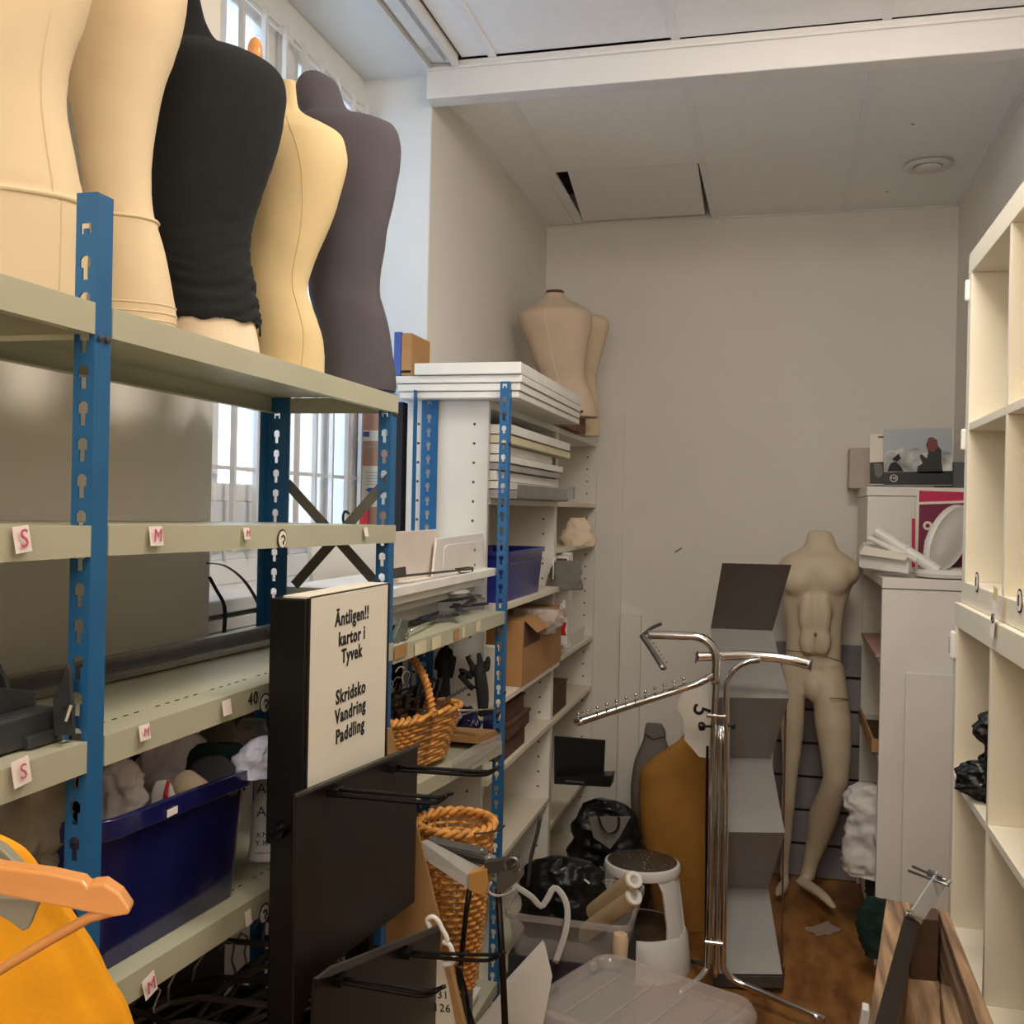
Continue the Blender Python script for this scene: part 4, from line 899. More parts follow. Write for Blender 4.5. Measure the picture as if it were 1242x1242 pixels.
# gloves
def glove(name, label, wrist, palm, fingers, Y):
    m = M(); limb(m, wrist + palm, 12, .5)
    for f in fingers: limb(m, f, 8, .8)
    return single(name, m, BLKF, label, 'glove', 'black work gloves standing in the second bay', remesh=.0035, smoothmod=3)
Yg = 2.50
glove('work_glove', 'black work glove standing fingers up, nearest the sign', [(538, 850, 15, Yg), (538, 832, 14, Yg)], [(538, 818, 14, Yg), (538, 806, 13, Yg), (539, 800, 9, Yg)],
    [[(530, 812, 5, Yg), (531, 800, 4.6, Yg), (535, 790, 4, Yg), (538, 786, 2.5, Yg)], [(537, 806, 5, Yg), (539, 795, 4.6, Yg), (541, 786, 4.2, Yg), (542, 782, 2.5, Yg)], [(542, 808, 4.6, Yg), (545, 798, 4.2, Yg), (547, 791, 3.8, Yg), (547, 787, 2.5, Yg)], [(546, 822, 4.6, Yg), (549, 810, 4, Yg), (551, 800, 3.4, Yg), (552, 796, 2.5, Yg)]], Yg)
glove('work_glove', 'black work glove with spread fingers standing beside the blue post', [(586, 868, 11, Yg), (586, 850, 13, Yg)], [(585, 836, 14, Yg), (583, 824, 14, Yg), (582, 814, 12, Yg), (582, 808, 8, Yg)],
    [[(575, 816, 5, Yg), (572, 806, 4.6, Yg), (568, 799, 4, Yg), (565, 796, 2.5, Yg)], [(582, 812, 5, Yg), (582, 800, 4.6, Yg), (581, 794, 4, Yg), (581, 791, 2.5, Yg)], [(590, 814, 4.8, Yg), (592, 804, 4.4, Yg), (592, 799, 4, Yg), (592, 796, 2.5, Yg)], [(573, 822, 4.4, Yg), (566, 816, 4, Yg), (560, 813, 3.8, Yg), (556, 812, 2.5, Yg)], [(574, 836, 4.6, Yg), (566, 828, 4.4, Yg), (560, 822, 4, Yg), (556, 819, 3, Yg)]], Yg)
ng = thing('navy_bag', 'navy blue fabric bag with silver print slumped beside the wicker basket', 'bag')
obj('bag_body', M().loft(sil(dense([(928, 543, 572), (915, 541, 583), (895, 546, 598), (878, 552, 601), (862, 556, 596), (848, 560, 586), (838, 566, 580)], 8), X=-.83, bk=.6, wob=.004, seed=4, cr=.008, k=60)), NAVYF, ng, smooth=True)
m = M()
for k in range(7):
    a = P(563+k*2.5, 878+(k % 2)*3, X=-.72-.0+.0); m.tube([P(562+k*2.6, 880-(k % 3)*3, X=-.755), P(564+k*2.6, 874+(k % 2)*5, X=-.755)], .0012, 4)
obj('silver_print', m, CHROME, ng)
single('cardboard_tray', M().prism([P(a, b, X=-.735) for a, b in ((579, 893), (600, 885), (609, 890), (609, 896), (586, 903), (579, 902))], (-.12, 0, 0)), CARD, 'small flat cardboard tray on the shelf end by the blue post', 'tray', bevel=.002)
c1 = single('clear_shelf_sleeve', M().prism([P(a, b, X=-.715) for a, b in ((548, 945), (608, 902), (608, 890), (575, 905), (548, 925))], (-.003, 0, 0)), CLRBAG, 'clear plastic sleeve along the lower shelf edge of the second bay', 'sleeve')
single('brown_card_strip', M().prism([P(a, b, X=-.70) for a, b in ((470, 884), (476, 883), (481, 912), (470, 918))], (-.01, 0, 0)), CARD, 'brown card piece standing between sign and wicker basket', 'card')

# ================================================================== FAR END OF THE ROOM
lp = thing('leaning_door_panel', 'tall narrow white panel leaning on the back wall beside the far bookcase', 'panel')
a, b = P(752, 746, Y=4.55), P(777, 746, Y=4.55)
obj('panel_board', M().box((a.x, 4.56, 0), (b.x, 4.598, a.z)), WHITE, lp, bevel=.002)
a2 = P(727, 760, Y=4.57)
single('plain_wall_batten', M().box((a2.x-.03, 4.585, 0), (a.x-.004, 4.599, 2.0)), WALL, 'wall coloured batten board between far bookcase and leaning white panel', 'board')
c = P(823, 668, Y=YB-.001); obj('wall_scuff', M().prism([c+V((-.018, 0, -.012)), c+V((.016, 0, .010)), c+V((.014, 0, .016)), c+V((-.014, 0, -.002))], (0, -.0004, 0)), GREYC, bpy.data.objects['wall_back'])
# grey and mustard dress forms
t8, g = form('dress_form', 'grey cloth dress form with slanted neck behind the mustard one', [(1160, 768, 828), (1100, 770, 830), (1040, 768, 832), (1000, 766, 832), (960, 765, 832), (935, 767, 828), (920, 771, 820), (908, 776, 813), (897, 780, 808), (886, 782, 807), (878, 784, 803)], GREYC, 4.22, 'dress forms standing on the floor', bk=.7)
a = P(795, 893, Y=4.10); obj('neck_line', M().tube([P(782, 890, Y=4.08), P(792, 897, Y=4.05), P(807, 893, Y=4.09)], .003, 6), DSTEEL, t8)
obj('stand_block', M().box((-.62, 4.12, 0), (-.42, 4.32, .16)), DSTEEL, t8)
t9, g = form('dress_form', 'mustard brown dress form with frayed neck standing on the floor behind the chrome rack', [(1162, 800, 868), (1130, 797, 868), (1100, 790, 869), (1060, 783, 869), (1000, 777, 869), (960, 774, 869), (940, 776, 868), (928, 784, 866), (916, 800, 862), (906, 814, 856), (898, 824, 848), (893, 827, 846)], MUST, 3.92, 'dress forms standing on the floor', bk=.66, wob=.004)
c = sum(g[-1], V())/len(g[-1]); m = M()
for k in range(16):
    a = k*.4; m.prism([c+V((math.cos(a)*.022, math.sin(a)*.02, -.01)), c+V((math.cos(a+.3)*.022, math.sin(a+.3)*.02, -.01)), c+V((math.cos(a+.15)*.03, math.sin(a+.15)*.028, .010+.006*(k % 3)))], (0, .002, 0))
obj('frayed_neck', m, MUST, t9, kind='stuff')
# black bag with grey print
bgA = thing('black_bag', 'upright black bag with grey print and handle below the black case', 'bag', 'black bags on the floor')
obj('bag_body', M().loft(sil(dense([(1150, 695, 785), (1075, 690, 786), (1045, 690, 784), (1020, 691, 781), (995, 697, 775), (978, 708, 762), (970, 720, 750)], 9), Y=3.74, bk=.42, cr=.016, seed=2, k=70, cs=11)), BAGB, bgA, smooth=True)
obj('grey_print', M().prism([P(x, y, Y=3.575) for x, y in ((714, 992), (764, 992), (752, 1014), (740, 1030), (720, 1016))], (0, .02, 0)), GREYC, bgA)
obj('handle', M().tube(smoothline([P(x, y, Y=3.56) for x, y in ((726, 990), (730, 1003), (738, 1011), (747, 1008), (751, 999), (750, 990))], 3), .004, 6), BLKP, bgA)
# clear tub 1 with bag and rolls
tb = thing('clear_tub', 'clear plastic tub holding a black bag and beige rolls', 'storage tub')
obj('tub_body', tub(-.775, -.405, 3.0, 3.36, .20, .325, .02, .03, .003), CLEAR, tb, smooth=40)
obj('tub_rim', rim(-.775, -.405, 3.0, 3.36, .335, .03, .010, .018, .002), CLEARL, tb, smooth=50)
single('support_box', M().box((-.77, 3.02, 0), (-.42, 3.34, .198)), DKGY, 'dark box on the floor carrying the clear tub', 'box', bevel=.003)
bgB = thing('black_bag', 'slumped glossy black bag in the clear tub left of the step stool', 'bag', 'black bags on the floor')
obj('bag_body', M().loft(sil(dense([(1160, 640, 725), (1120, 632, 736), (1095, 630, 737), (1075, 631, 736), (1058, 636, 730), (1046, 648, 718), (1040, 664, 700)], 9), Y=3.20, bk=.36, cr=.016, seed=11, k=80, cs=12)), BAGB, bgB, smooth=True)
obj('care_label', M().obox(P(712, 1069, Y=3.08), (.02, .002, .005), (0, .6, 0)), PAPER, bgB)
ws = thing('white_strap', 'white webbing strap looping over the rim of the clear tub', 'strap')
obj('webbing', M().tube(smoothline([P(x, y, Y=2.975) for x, y in ((618, 1072), (630, 1078), (645, 1088), (656, 1099), (664, 1090), (672, 1077), (682, 1085), (688, 1102), (687, 1125), (680, 1150), (673, 1168))], 3), .0095, 10, .12, up=(0, 1, 0)), TYV, ws, smooth=True)
for k, (x, y, x2, y2, lb) in enumerate(((769, 1067, 712, 1112, 'upper'), (769, 1087, 698, 1140, 'lower'))):
    a, b = P(x, y, Y=2.99), P(x2, y2, Y=3.22); r_ = .027
    t = thing('beige_roll', '%s of two beige paper rolls sticking out of the clear tub' % lb, 'roll', 'beige rolls in the clear tub')
    d = (b-a).normalized(); L_ = (b-a).length
    obj('roll_body', M().lathe([(r_*.6, .001), (r_, .002), (r_, L_), (0, L_)], a, 20, d), BEIR, t, smooth=40)
    obj('end_ring', M().lathe([(r_*.9, .001), (r_*.92, -.003), (r_*.5, -.004), (r_*.4, .001), (r_*.4, .02)], a, 20, d), WPLA, t, smooth=40)
    obj('core_hole', M().lathe([(r_*.4, .003), (0, .004)], a, 12, d), DSTEEL, t)
single('beige_cylinder', M().lathe([(.022, 0), (.024, .05), (.020, .066), (0, .07)], P(752, 1160, Y=2.97), 16), BEIR, 'short beige roll end standing beside the front tub corner', 'roll', smooth=40)
# step stool
ss = thing('step_stool', 'white round step stool with dark pebbled top', 'step stool')
c = P(779, 1043, Y=3.52); cx, cy, zt = c.x, c.y, c.z
obj('top_rim', M().lathe([(.118, zt-.002), (.128, zt-.006), (.132, zt-.022), (.128, zt-.036), (.118, zt-.036), (.120, zt-.012)], (cx, cy, 0), 36, sy=.95), WPLA, ss, smooth=50)
obj('top_pad', M().lathe([(.120, zt-.012), (.119, zt-.001), (0, zt+.002)], (cx, cy, 0), 36, sy=.95), TORTO, ss, smooth=50)
m = M()
for k in range(22):
    a = random.uniform(0, 6.28); r_ = .105*math.sqrt(random.random()); m.blob((cx+r_*math.cos(a), cy+r_*math.sin(a)*.95, zt+.002), (.004, .003, .0014), 6)
obj('top_studs', m, CHROME, ss, kind='stuff')
for a0 in (-162, -28, 28, 150):
    rings = []
    for k in range(7):
        u = k/6; r_ = .122 + (.168-.122)*(1-u)**1.0; z = .01 + (zt-.03)*u; hw = 17 + 7*abs(u-.5)*2 + (10 if u > .9 else 0)
        o_ = []
        for s_, rr in ((-1, r_), (0, r_+.003), (1, r_), (1, r_-.012), (0, r_-.009), (-1, r_-.012)):
            a = R(a0+s_*hw); o_.append(V((cx+rr*math.cos(a), cy+rr*math.sin(a)*.95, z)))
        rings.append(o_)
    obj('leg', M().loft(rings), WPLA, ss, smooth=40, bevel=.002)
obj('lower_step', M().lathe([(.172, 0), (.174, .01), (.160, .12), (.152, .135), (.145, .135), (.150, .11), (.160, .0)], (cx, cy, .001), 36, sy=.95), WPLA, ss, smooth=50)
obj('lower_tread', M().lathe([(.150, .128), (.148, .134), (0, .135)], (cx, cy, 0), 30, sy=.95), TORTO, ss, smooth=50)
# front tub with cloudy lid, turned on the floor
zt2 = .36
A, B, Cc = P(640, 1220, Z=zt2), P(732, 1148, Z=zt2), P(928, 1212, Z=zt2)
ux = (Cc-B); lx = ux.length; ux.normalize(); uy = (A-B); uy = (uy-ux*uy.dot(ux)); ly = uy.length; uy.normalize()
def loc(m):
    for p in m.v:
        q_ = B + ux*p.x + uy*p.y; p.x, p.y = q_.x, q_.y
    return m
ft = thing('lidded_tub', 'large clear tub with cloudy raised lid in the foreground', 'storage tub')
obj('tub_body', loc(tub(.015, lx-.015, .015, ly-.015, .002, zt2-.05, .03, .04, .003)), CLEAR, ft, smooth=40)
L1 = loc(M().loft([rrect(.02, lx-.02, .02, ly-.02, .045, zt2-.040), rrect(.0, lx, .0, ly, .055, zt2-.038), rrect(.0, lx, .0, ly, .055, zt2-.028), rrect(.012, lx-.012, .012, ly-.012, .05, zt2-.004), rrect(.020, lx-.020, .020, ly-.020, .045, zt2), rrect(.026, lx-.026, .026, ly-.026, .042, zt2-.003), rrect(.040, lx-.040, .040, ly-.040, .035, zt2-.030)]))
obj('lid', L1, CLEARL, ft, smooth=50)
m = M()
for k in range(1, 5): m.box((lx*k/5-.002, .05, zt2-.0298), (lx*k/5+.002, ly-.05, zt2-.0275))
obj('lid_rib', loc(m), CLEARL, ft)
for x, y, in ((lx*.5, ly), (.0, ly*.62), (lx, ly*.55)):
    obj('lid_clip', loc(M().box((x-.028, y-.012, zt2-.085), (x+.028, y+.010, zt2-.026)) if y in (0, ly) else M().box((x-.010, y-.028, zt2-.085), (x+.010, y+.028, zt2-.026))), BLKP, ft, bevel=.004)
obj('moulded_tab', loc(M().box((.03, .06, zt2-.018), (.045, .08, zt2+.004)).box((.03, .10, zt2-.018), (.045, .12, zt2+.004))), CLEARL, ft, bevel=.004)
single('white_foam_board', M().prism([P(x, y, Y=2.34) for x, y in ((613, 1197), (661, 1145), (670, 1184), (655, 1262), (613, 1262))], (-.01, .02, 0)), EDGE, 'white board with a pointed corner standing in front of the clear tub', 'board')
single('white_foam_board', M().prism([P(x, y, Y=2.10) for x, y in ((566, 1262), (613, 1203), (614, 1262))], (-.006, .012, 0)), EDGE, 'white board corner at the bottom edge left of the dark pole', 'board')

# ================================================================== SECOND BAY, FLOOR LEVEL
def rfn(cx, cy, z0, z1, r0, r1, ix=0):
    def fn(s, z):
        u = (z-z0)/(z1-z0); r_ = r0+(r1-r0)*u**.8; a = 2*math.pi*s
        return V((cx+ix*u+r_*math.cos(a), cy+r_*math.sin(a), z)), V((math.cos(a), math.sin(a), 0))
    return fn
cb2 = P(550, 1080, Y=2.12)
single('dark_plinth_block', M().box((cb2.x-.05, 2.07, .41), (cb2.x+.035, 2.17, .518)), BLKP, 'dark block under the tall wicker basket', 'block', bevel=.003)
b2 = basket('wicker_basket', 'tall orange wicker basket below the first one, loaded with metal parts', rfn(cb2.x, 2.12, .52, .875, .046, .084), .52, .87, 33, 26, .0042)
zz = .275
for k in range(5):
    single('grey_shelf_plate', M().box((-.97, 1.95+.03*k, zz), (-.735-.012*(k % 2), 2.60-.02*k, zz+.016)), GREYB if k % 2 else EDGE, '%s grey-white plate in the pile on the lowest shelf under the tall basket' % ('lowest', 'second', 'third', 'fourth', 'topmost')[k], 'board', 'plates piled on the lowest shelf', bevel=.001); zz += .026
card = single('brown_card_sheet', M().prism([P(x, y, Y=1.80) for x, y in ((468, 985), (500, 985), (507, 1008), (531, 1106), (540, 1140), (520, 1190), (468, 1190))], (0, .004, 0)), CARD, 'large sheet of brown cardboard standing behind the black panels', 'card')
nb_ = thing('numbered_white_board', 'white board with printed numbers and wooden edge at the bottom', 'board')
obj('board_face', M().prism([P(x, y, Y=1.74) for x, y in ((515, 1165), (540, 1165), (560, 1262), (515, 1262))], (0, .010, 0)), PAPER, nb_)
obj('wooden_edge', M().prism([P(x, y, Y=1.735) for x, y in ((538, 1165), (544, 1166), (566, 1262), (557, 1262))], (0, .016, 0)), CARD, nb_)
for s, px, py in (('31', 537, 1207), ('126', 536, 1223)):
    c = P(px, py, Y=1.7385); text(s, c, (1, 0, .06), (0, 0, 1), .020, INK, nb_)
wh = thing('white_plastic_clip', 'white curled plastic clip hooked over the lower black panel corner', 'clip')
obj('curl', M().tube(smoothline([P(x, y, Y=1.60) for x, y in ((522, 1125), (518, 1116), (525, 1112), (532, 1118), (536, 1126), (541, 1135), (543, 1142))], 4), .0042, 8), WPLA, wh, smooth=True)
obj('arch', M().tube(smoothline([P(x, y, Y=1.60) for x, y in ((537, 1142), (545, 1146), (549, 1156), (549, 1168), (537, 1170))], 4), .0045, 8), WPLA, wh, smooth=True)
mb_ = thing('metal_bracket_bar', 'long grey bracket bar with cardboard end resting on the tall basket', 'bracket')
m = M().hexa([P(511, 1040, Y=1.86), P(511, 1020, Y=1.86), P(518, 1018, Y=1.92), P(518, 1034, Y=1.92), P(570, 1080, Y=1.93), P(568, 1062, Y=1.93), P(592, 1056, Y=1.99), P(592, 1072, Y=1.99)]); obj('bar', m, GREYB, mb_, bevel=.001)
obj('card_end', M().prism([P(x, y, Y=1.925) for x, y in ((568, 1060), (590, 1054), (592, 1080), (584, 1086), (569, 1080))], (0, .03, 0)), mat('mustard_card', (196, 146, 78), .8), mb_, bevel=.001)
for k in range(6):
    y0 = 1024+6*k; t = thing('steel_clamp_arm', '%s flat steel arm in the clamp heap at the top of the dark pole' % ('uppermost', 'second', 'third', 'fourth', 'fifth', 'lowest')[k], 'clamp', 'steel arms heaped above the tall basket')
    a, b = P(520+8*k, y0-6, Y=1.94+.012*k), P(592+7*(k % 4)+2*k, y0+9+(k % 3)*3, Y=1.98+.012*k)
    obj('arm', M().bar(a, b, .018, .003, (0, -.5, 1)), STEEL if k % 2 else DSTEEL, t, bevel=.0006)
    obj('rivet', M().blob(b+V((-.012, -.006, .004)), .004, 8), CHROME, t)
ch = thing('clamp_head_pole', 'dark thin pole with a grey folded clamp head beside the blue post', 'stand')
YC_ = 1.93
obj('pole', M().tube([P(604, 1078, Y=YC_), P(609, 1160, Y=YC_), P(614, 1275, Y=YC_)], .0065, 10), BRWNM, ch, smooth=True)
obj('clamp_plate', M().prism([P(x, y, Y=YC_-.02) for x, y in ((602, 1062), (620, 1056), (631, 1054), (632, 1066), (612, 1082), (602, 1084))], (0, .03, 0)), STEEL, ch, bevel=.002)
obj('clamp_plate', M().prism([P(x, y, Y=YC_) for x, y in ((586, 1046), (612, 1042), (624, 1036), (628, 1044), (612, 1058), (590, 1060))], (0, .02, 0)), DSTEEL, ch, bevel=.002)
obj('hinge', M().tube(smoothline([P(x, y, Y=YC_-.03) for x, y in ((614, 1056), (612, 1046), (618, 1041), (626, 1042), (628, 1050), (622, 1058))], 3), .0035, 8), STEEL, ch, smooth=True)
obj('jaw', M().tube(smoothline([P(x, y, Y=YC_-.03) for x, y in ((596, 1070), (592, 1080), (600, 1086), (614, 1085), (624, 1078))], 3), .0028, 6), GREYB, ch, smooth=True)
obj('rear_rod', M().tube([P(572, 1062, Y=1.95), P(565, 1110, Y=1.95), P(556, 1200, Y=1.95)], .0055, 8), BRWNM, ch, smooth=True)
obj('thin_wire', M().tube(smoothline([P(x, y, Y=1.95) for x, y in ((575, 1011), (592, 1010), (606, 1006), (612, 1001))], 3), .0022, 6), DSTEEL, ch)
wr = thing('wire_bundle', 'twisted bundle of dark wires hanging beside the numbered board', 'wires')
for k in range(6):
    obj('wire', M().tube(smoothline([P(556+3*math.sin(k*2+j)+j*4, 1172+18*j, Y=1.90+.006*k) for j in range(6)], 4), .003, 5), DSTEEL if k % 2 else BRWNM, wr, smooth=True)
single('tall_dark_rod', M().tube(smoothline([P(655, 991, Y=3.0), P(652, 1010, Y=3.0), P(644, 1040, Y=3.0), P(640, 1075, Y=3.0)], 3), .006, 8), DSTEEL, 'slim dark rod leaning against the white bookcase above the black bag', 'rod', smooth=True)

# ================================================================== CHROME GARMENT RACK
gk = thing('chrome_garment_rack', 'chrome garment rack with angled arms standing in the aisle', 'garment rack')
YR = 3.32
def T(pts, r=.0115, n=12, **k): return M().tube(smoothline([P(*p[:2], Y=(p[2] if len(p) > 2 else YR)) for p in pts], 4), r, n, **k)
obj('pole', T([(869, 815), (865, 900), (863, 1000), (861, 1100), (859, 1166), (857, 1176), (845, 1190, 3.28), (822, 1206, 3.22)], .0105), CHROME, gk, smooth=True)
obj('pole', T([(874, 880), (872, 1000), (870, 1100), (868, 1184)], .0088), CHROME, gk, smooth=True)
obj('pole', T([(923, 800, 3.33), (905, 803, 3.32), (891, 812), (883, 824), (881, 840), (881, 900), (880, 1000), (878, 1100), (877, 1160), (879, 1176), (890, 1188, 3.32), (920, 1202, 3.30), (1000, 1237, 3.20)], .0105), CHROME, gk, smooth=True)
obj('arm_tube', T([(868, 830), (869, 800), (866, 788), (858, 778), (846, 772), (830, 771), (800, 770), (786, 770)], .0145), CHROME, gk, smooth=True)
obj('end_bar', T([(801, 757, 3.52), (790, 762, 3.42), (779, 771, 3.32)], .006), DSTEEL, gk, smooth=True)
eb = obj('end_bar', T([(779, 771, 3.32), (792, 790, 3.26), (805, 811, 3.20)], .0105, sq=.7), STEEL, gk, smooth=True)
for k in range(7):
    c = P(787+3.2*k, 777+4.6*k, Y=3.28-.012*k); obj('stop_pin', M().blob(c+V((.006, 0, .004)), .0035, 6), CHROME, eb)
fa = obj('waterfall_arm', T([(868, 818), (856, 824), (843, 830, 3.31), (800, 844, 3.30), (750, 860, 3.26), (697, 877, 3.20)], .0125), CHROME, gk, smooth=True)
for k in range(12):
    u = k/11; c = P(697+4+(829-701)*u, 877-8-(877-834)*u+3, Y=3.20+.12*u)
    b_ = obj('ball_stop', M().blob(c+V((0, 0, .016)), .0062, 8).tube([c+V((0, 0, -.006)), c+V((0, 0, .014))], .003, 6), CHROME, fa, smooth=True)
obj('flat_arm', M().tube(smoothline([P(*p[:2], Y=p[2]) for p in ((844, 796.5, 3.345), (868, 796, 3.345), (900, 795, 3.34), (930, 797, 3.335), (960, 801, 3.33), (984, 807, 3.32))], 4), .0155, 14, .45, up=(0, 1, 0)), CHROME, gk, smooth=True)
for p in ((845, 797, 3.345), (984, 807, 3.32)):
    c = P(p[0], p[1], Y=p[2]); obj('end_cap', M().obox(c, (.005, .022, .040), (0, .15, 0)), STEEL, gk, bevel=.003)
for py in (868, 1142):
    c = P(869 if py < 900 else 866, py, Y=YR); obj('joint_collar', M().obox(c, (.062, .028, .012)), CHROME, gk, bevel=.004)
for px in (855, 888):
    c = P(px, 881, Y=YR-.005); d = -1 if px < 870 else 1
    obj('black_knob', M().lathe([(.004, -.02), (.004, 0), (.012, .002), (.015, .010), (.013, .018), (0, .020)], c, 14, (d, -.4, 0)) if px < 870 else M().lathe([(.003, -.02), (.003, 0), (.008, .002), (.009, .008), (0, .012)], c, 14, (d, -.4, 0)), BLKP, gk, smooth=40)
obj('back_leg', T([(866, 1176), (862, 1172, 3.36), (840, 1166, 3.55)], .008), DSTEEL, gk, smooth=True)
ps = thing('number_sign_board', 'pale cut card with a sideways black five hanging behind the chrome poles', 'sign')
obj('card', M().prism([P(x, y, Y=3.62) for x, y in ((831, 834), (862, 829), (862, 920), (848, 918), (830, 897), (830, 874), (821, 857))], (0, .004, 0)), PAPER, ps)
c = P(850, 862, Y=3.617); text('5', c, (-.25, 0, -1), (1, 0, -.2), .085, INK, ps, bold=.001)
# zig-zag display
zg = thing('zigzag_display', 'tall zigzag folded display of grey sheets beside the male mannequin', 'display stand')
YN_, YF_ = 3.42, 3.64
vv = [((876, 683), (960, 685), YN_), ((862, 762), (937, 765), YF_), ((872, 846), (957, 847), YN_), ((862, 919), (935, 920), YF_), ((870, 1009), (952, 1010), YN_), ((862, 1077), (932, 1078), YF_), ((868, 1181), (949, 1182), YN_)]
for k in range(6):
    (l0, r0_, y0), (l1, r1, y1) = vv[k], vv[k+1]
    pts = [P(*l0, Y=y0), P(*r0_, Y=y0), P(*r1, Y=y1), P(*l1, Y=y1)]
    obj('folded_sheet', M().prism(pts, (0, .005, 0)), MIRR if k == 0 else MIRD, zg, bevel=.0008, label='brown mirror-like top sheet' if k == 0 else None)
obj('base_box', M().hexa([P(866, 1197, Y=YN_), P(950, 1199, Y=YN_), P(952, 1190, Y=3.62), P(866, 1190, Y=3.62), P(866, 1183, Y=YN_), P(950, 1184, Y=YN_), P(952, 1172, Y=3.62), P(866, 1172, Y=3.62)]), DSTEEL, zg, bevel=.002)
for k in (0,): obj('side_pole', M().tube([P(953, 850, Y=3.50), P(950, 1010, Y=3.50), P(948, 1188, Y=3.50)], .004, 6), CARDD, zg)
obj('side_pole', M().tube([P(858, 905, Y=3.60), P(857, 1000, Y=3.60), P(856, 1176, Y=3.58)], .005, 6), BLKM, zg)
# male mannequin
YM = 4.28
m = M()
body = [(838, 962, 1006), (824, 956, 1014), (805, 953, 1019), (790, 953, 1021), (767, 953, 1022), (745, 951, 1024), (725, 948, 1029), (705, 945, 1035), (692, 943, 1039), (683, 945, 1038), (676, 951, 1033), (670, 962, 1024), (665, 971, 1017), (659, 976, 1014), (650, 978, 1012), (643, 981, 1005)]
m.loft(sil(dense(body, 3), Y=YM, bk=.56, e=2.3))
limb(m, [(963, 806, 15, YM), (961, 840, 15.5, YM-.01), (961, 880, 14, YM-.02), (960, 915, 11.5, YM-.02), (958, 945, 9, YM-.01), (956, 975, 8.5, YM), (954, 1010, 7, YM+.03), (952, 1045, 5.5, YM+.05), (951, 1066, 6, YM+.05)], 16)
limb(m, [(1004, 806, 19, YM), (1007, 840, 21, YM-.02), (1011, 880, 22, YM-.04), (1014, 915, 18.5, YM-.05), (1014, 945, 15.5, YM-.05), (1008, 965, 16, YM-.02), (998, 992, 17.5, YM+.04), (991, 1020, 13.5, YM+.08), (983, 1047, 9.5, YM+.10), (979, 1066, 9, YM+.10)], 16)
limb(m, [(966, 1068, 5, YM+.08), (978, 1073, 8.5, YM+.05), (990, 1080, 8, YM-.02), (1001, 1089, 7, YM-.09), (1009, 1098, 5.5, YM-.13), (1013, 1102, 3.5, YM-.15)], 12, .8)
limb(m, [(955, 1066, 5, YM+.04), (949, 1076, 8, YM-.0), (944, 1083, 6, YM-.06), (942, 1086, 3.5, YM-.09)], 12, .7)
def bump(px, py, rx, rz, ry, Y):
    c = P(px, py, Y=Y); k = 4.1/1242; m.blob(c, (rx*k, ry, rz*k), 14)
bump(968, 704, 22, 19, .040, YM-.057); bump(1009, 704, 22, 19, .040, YM-.057); bump(950, 694, 9, 15, .05, YM-.01); bump(1034, 694, 9, 15, .05, YM-.01)
bump(988, 834, 13, 18, .045, YM-.045)
bump(979, 746, 11, 26, .02, YM-.077); bump(998, 746, 11, 26, .02, YM-.077); bump(980, 778, 11, 18, .02, YM-.077); bump(998, 778, 11, 18, .02, YM-.077)
mn = thing('male_mannequin', 'headless armless male mannequin standing barefoot by the back wall', 'mannequin')
obj('body', m, SKIN, mn, remesh=.0085, smoothmod=12)
seamm = mat('seam_brown', (128, 100, 74), .8)
def front(px, py, off=0):
    """a point on the front of the mannequin's trunk"""
    best = None
    for r0_ in (0,): pass
    return P(px, py, Y=YM-.118+off)
obj('waist_seam', M().tube(smoothline([P(954, 789, Y=YM-.06), P(962, 790, Y=YM-.105), P(975, 791, Y=YM-.132), (P(988, 794, Y=YM-.138)), P(1003, 797, Y=YM-.13), P(1013, 800, Y=YM-.105), P(1021, 803, Y=YM-.06)], 4), .0022, 6), seamm, mn)
obj('hip_seam', M().tube(smoothline([P(1006, 847, Y=YM-.112), P(1016, 847, Y=YM-.105), P(1025, 848, Y=YM-.075), P(1029, 849, Y=YM-.04)], 4), .002, 6), seamm, mn)
c = P(989, 770, Y=YM-.128); obj('navel', M().blob(c, (.007, .003, .009), 8), seamm, mn)
# slat wall
sw = thing('slatwall_panel', 'grey slotted wall panel on the back wall behind the mannequin legs', 'slatwall')
a, b = P(936, 1000, Y=4.56), P(1044, 1000, Y=4.56); h = .1445
for k in range(7): obj('slat', M().box((a.x, 4.575, .003+h*k), (b.x, 4.59, .003+h*(k+1)-.012)), SLAT, sw, bevel=.003)
obj('backing', M().box((a.x, 4.59, .003), (b.x, 4.598, .003+h*7-.012)), BLKP, sw)
fb = thing('clear_film_bag', 'crumpled small clear plastic bag lying on the wooden floor', 'bag')
pf = [P(x, y, Z=.004) for x, y in ((976, 1128), (984, 1115), (1004, 1120), (1022, 1130), (1008, 1147), (990, 1138))]
c0 = sum(pf, V())/6
def crump(i, j):
    a = pf[0].lerp(pf[3], i) if False else (pf[0].lerp(pf[2], i)).lerp(pf[5].lerp(pf[3], i), j)
    return a + V((0, 0, .006+.010*noise.noise(a*40)))
obj('film', M().grid(crump, 12, 10), CLRBAG, fb, smooth=True)

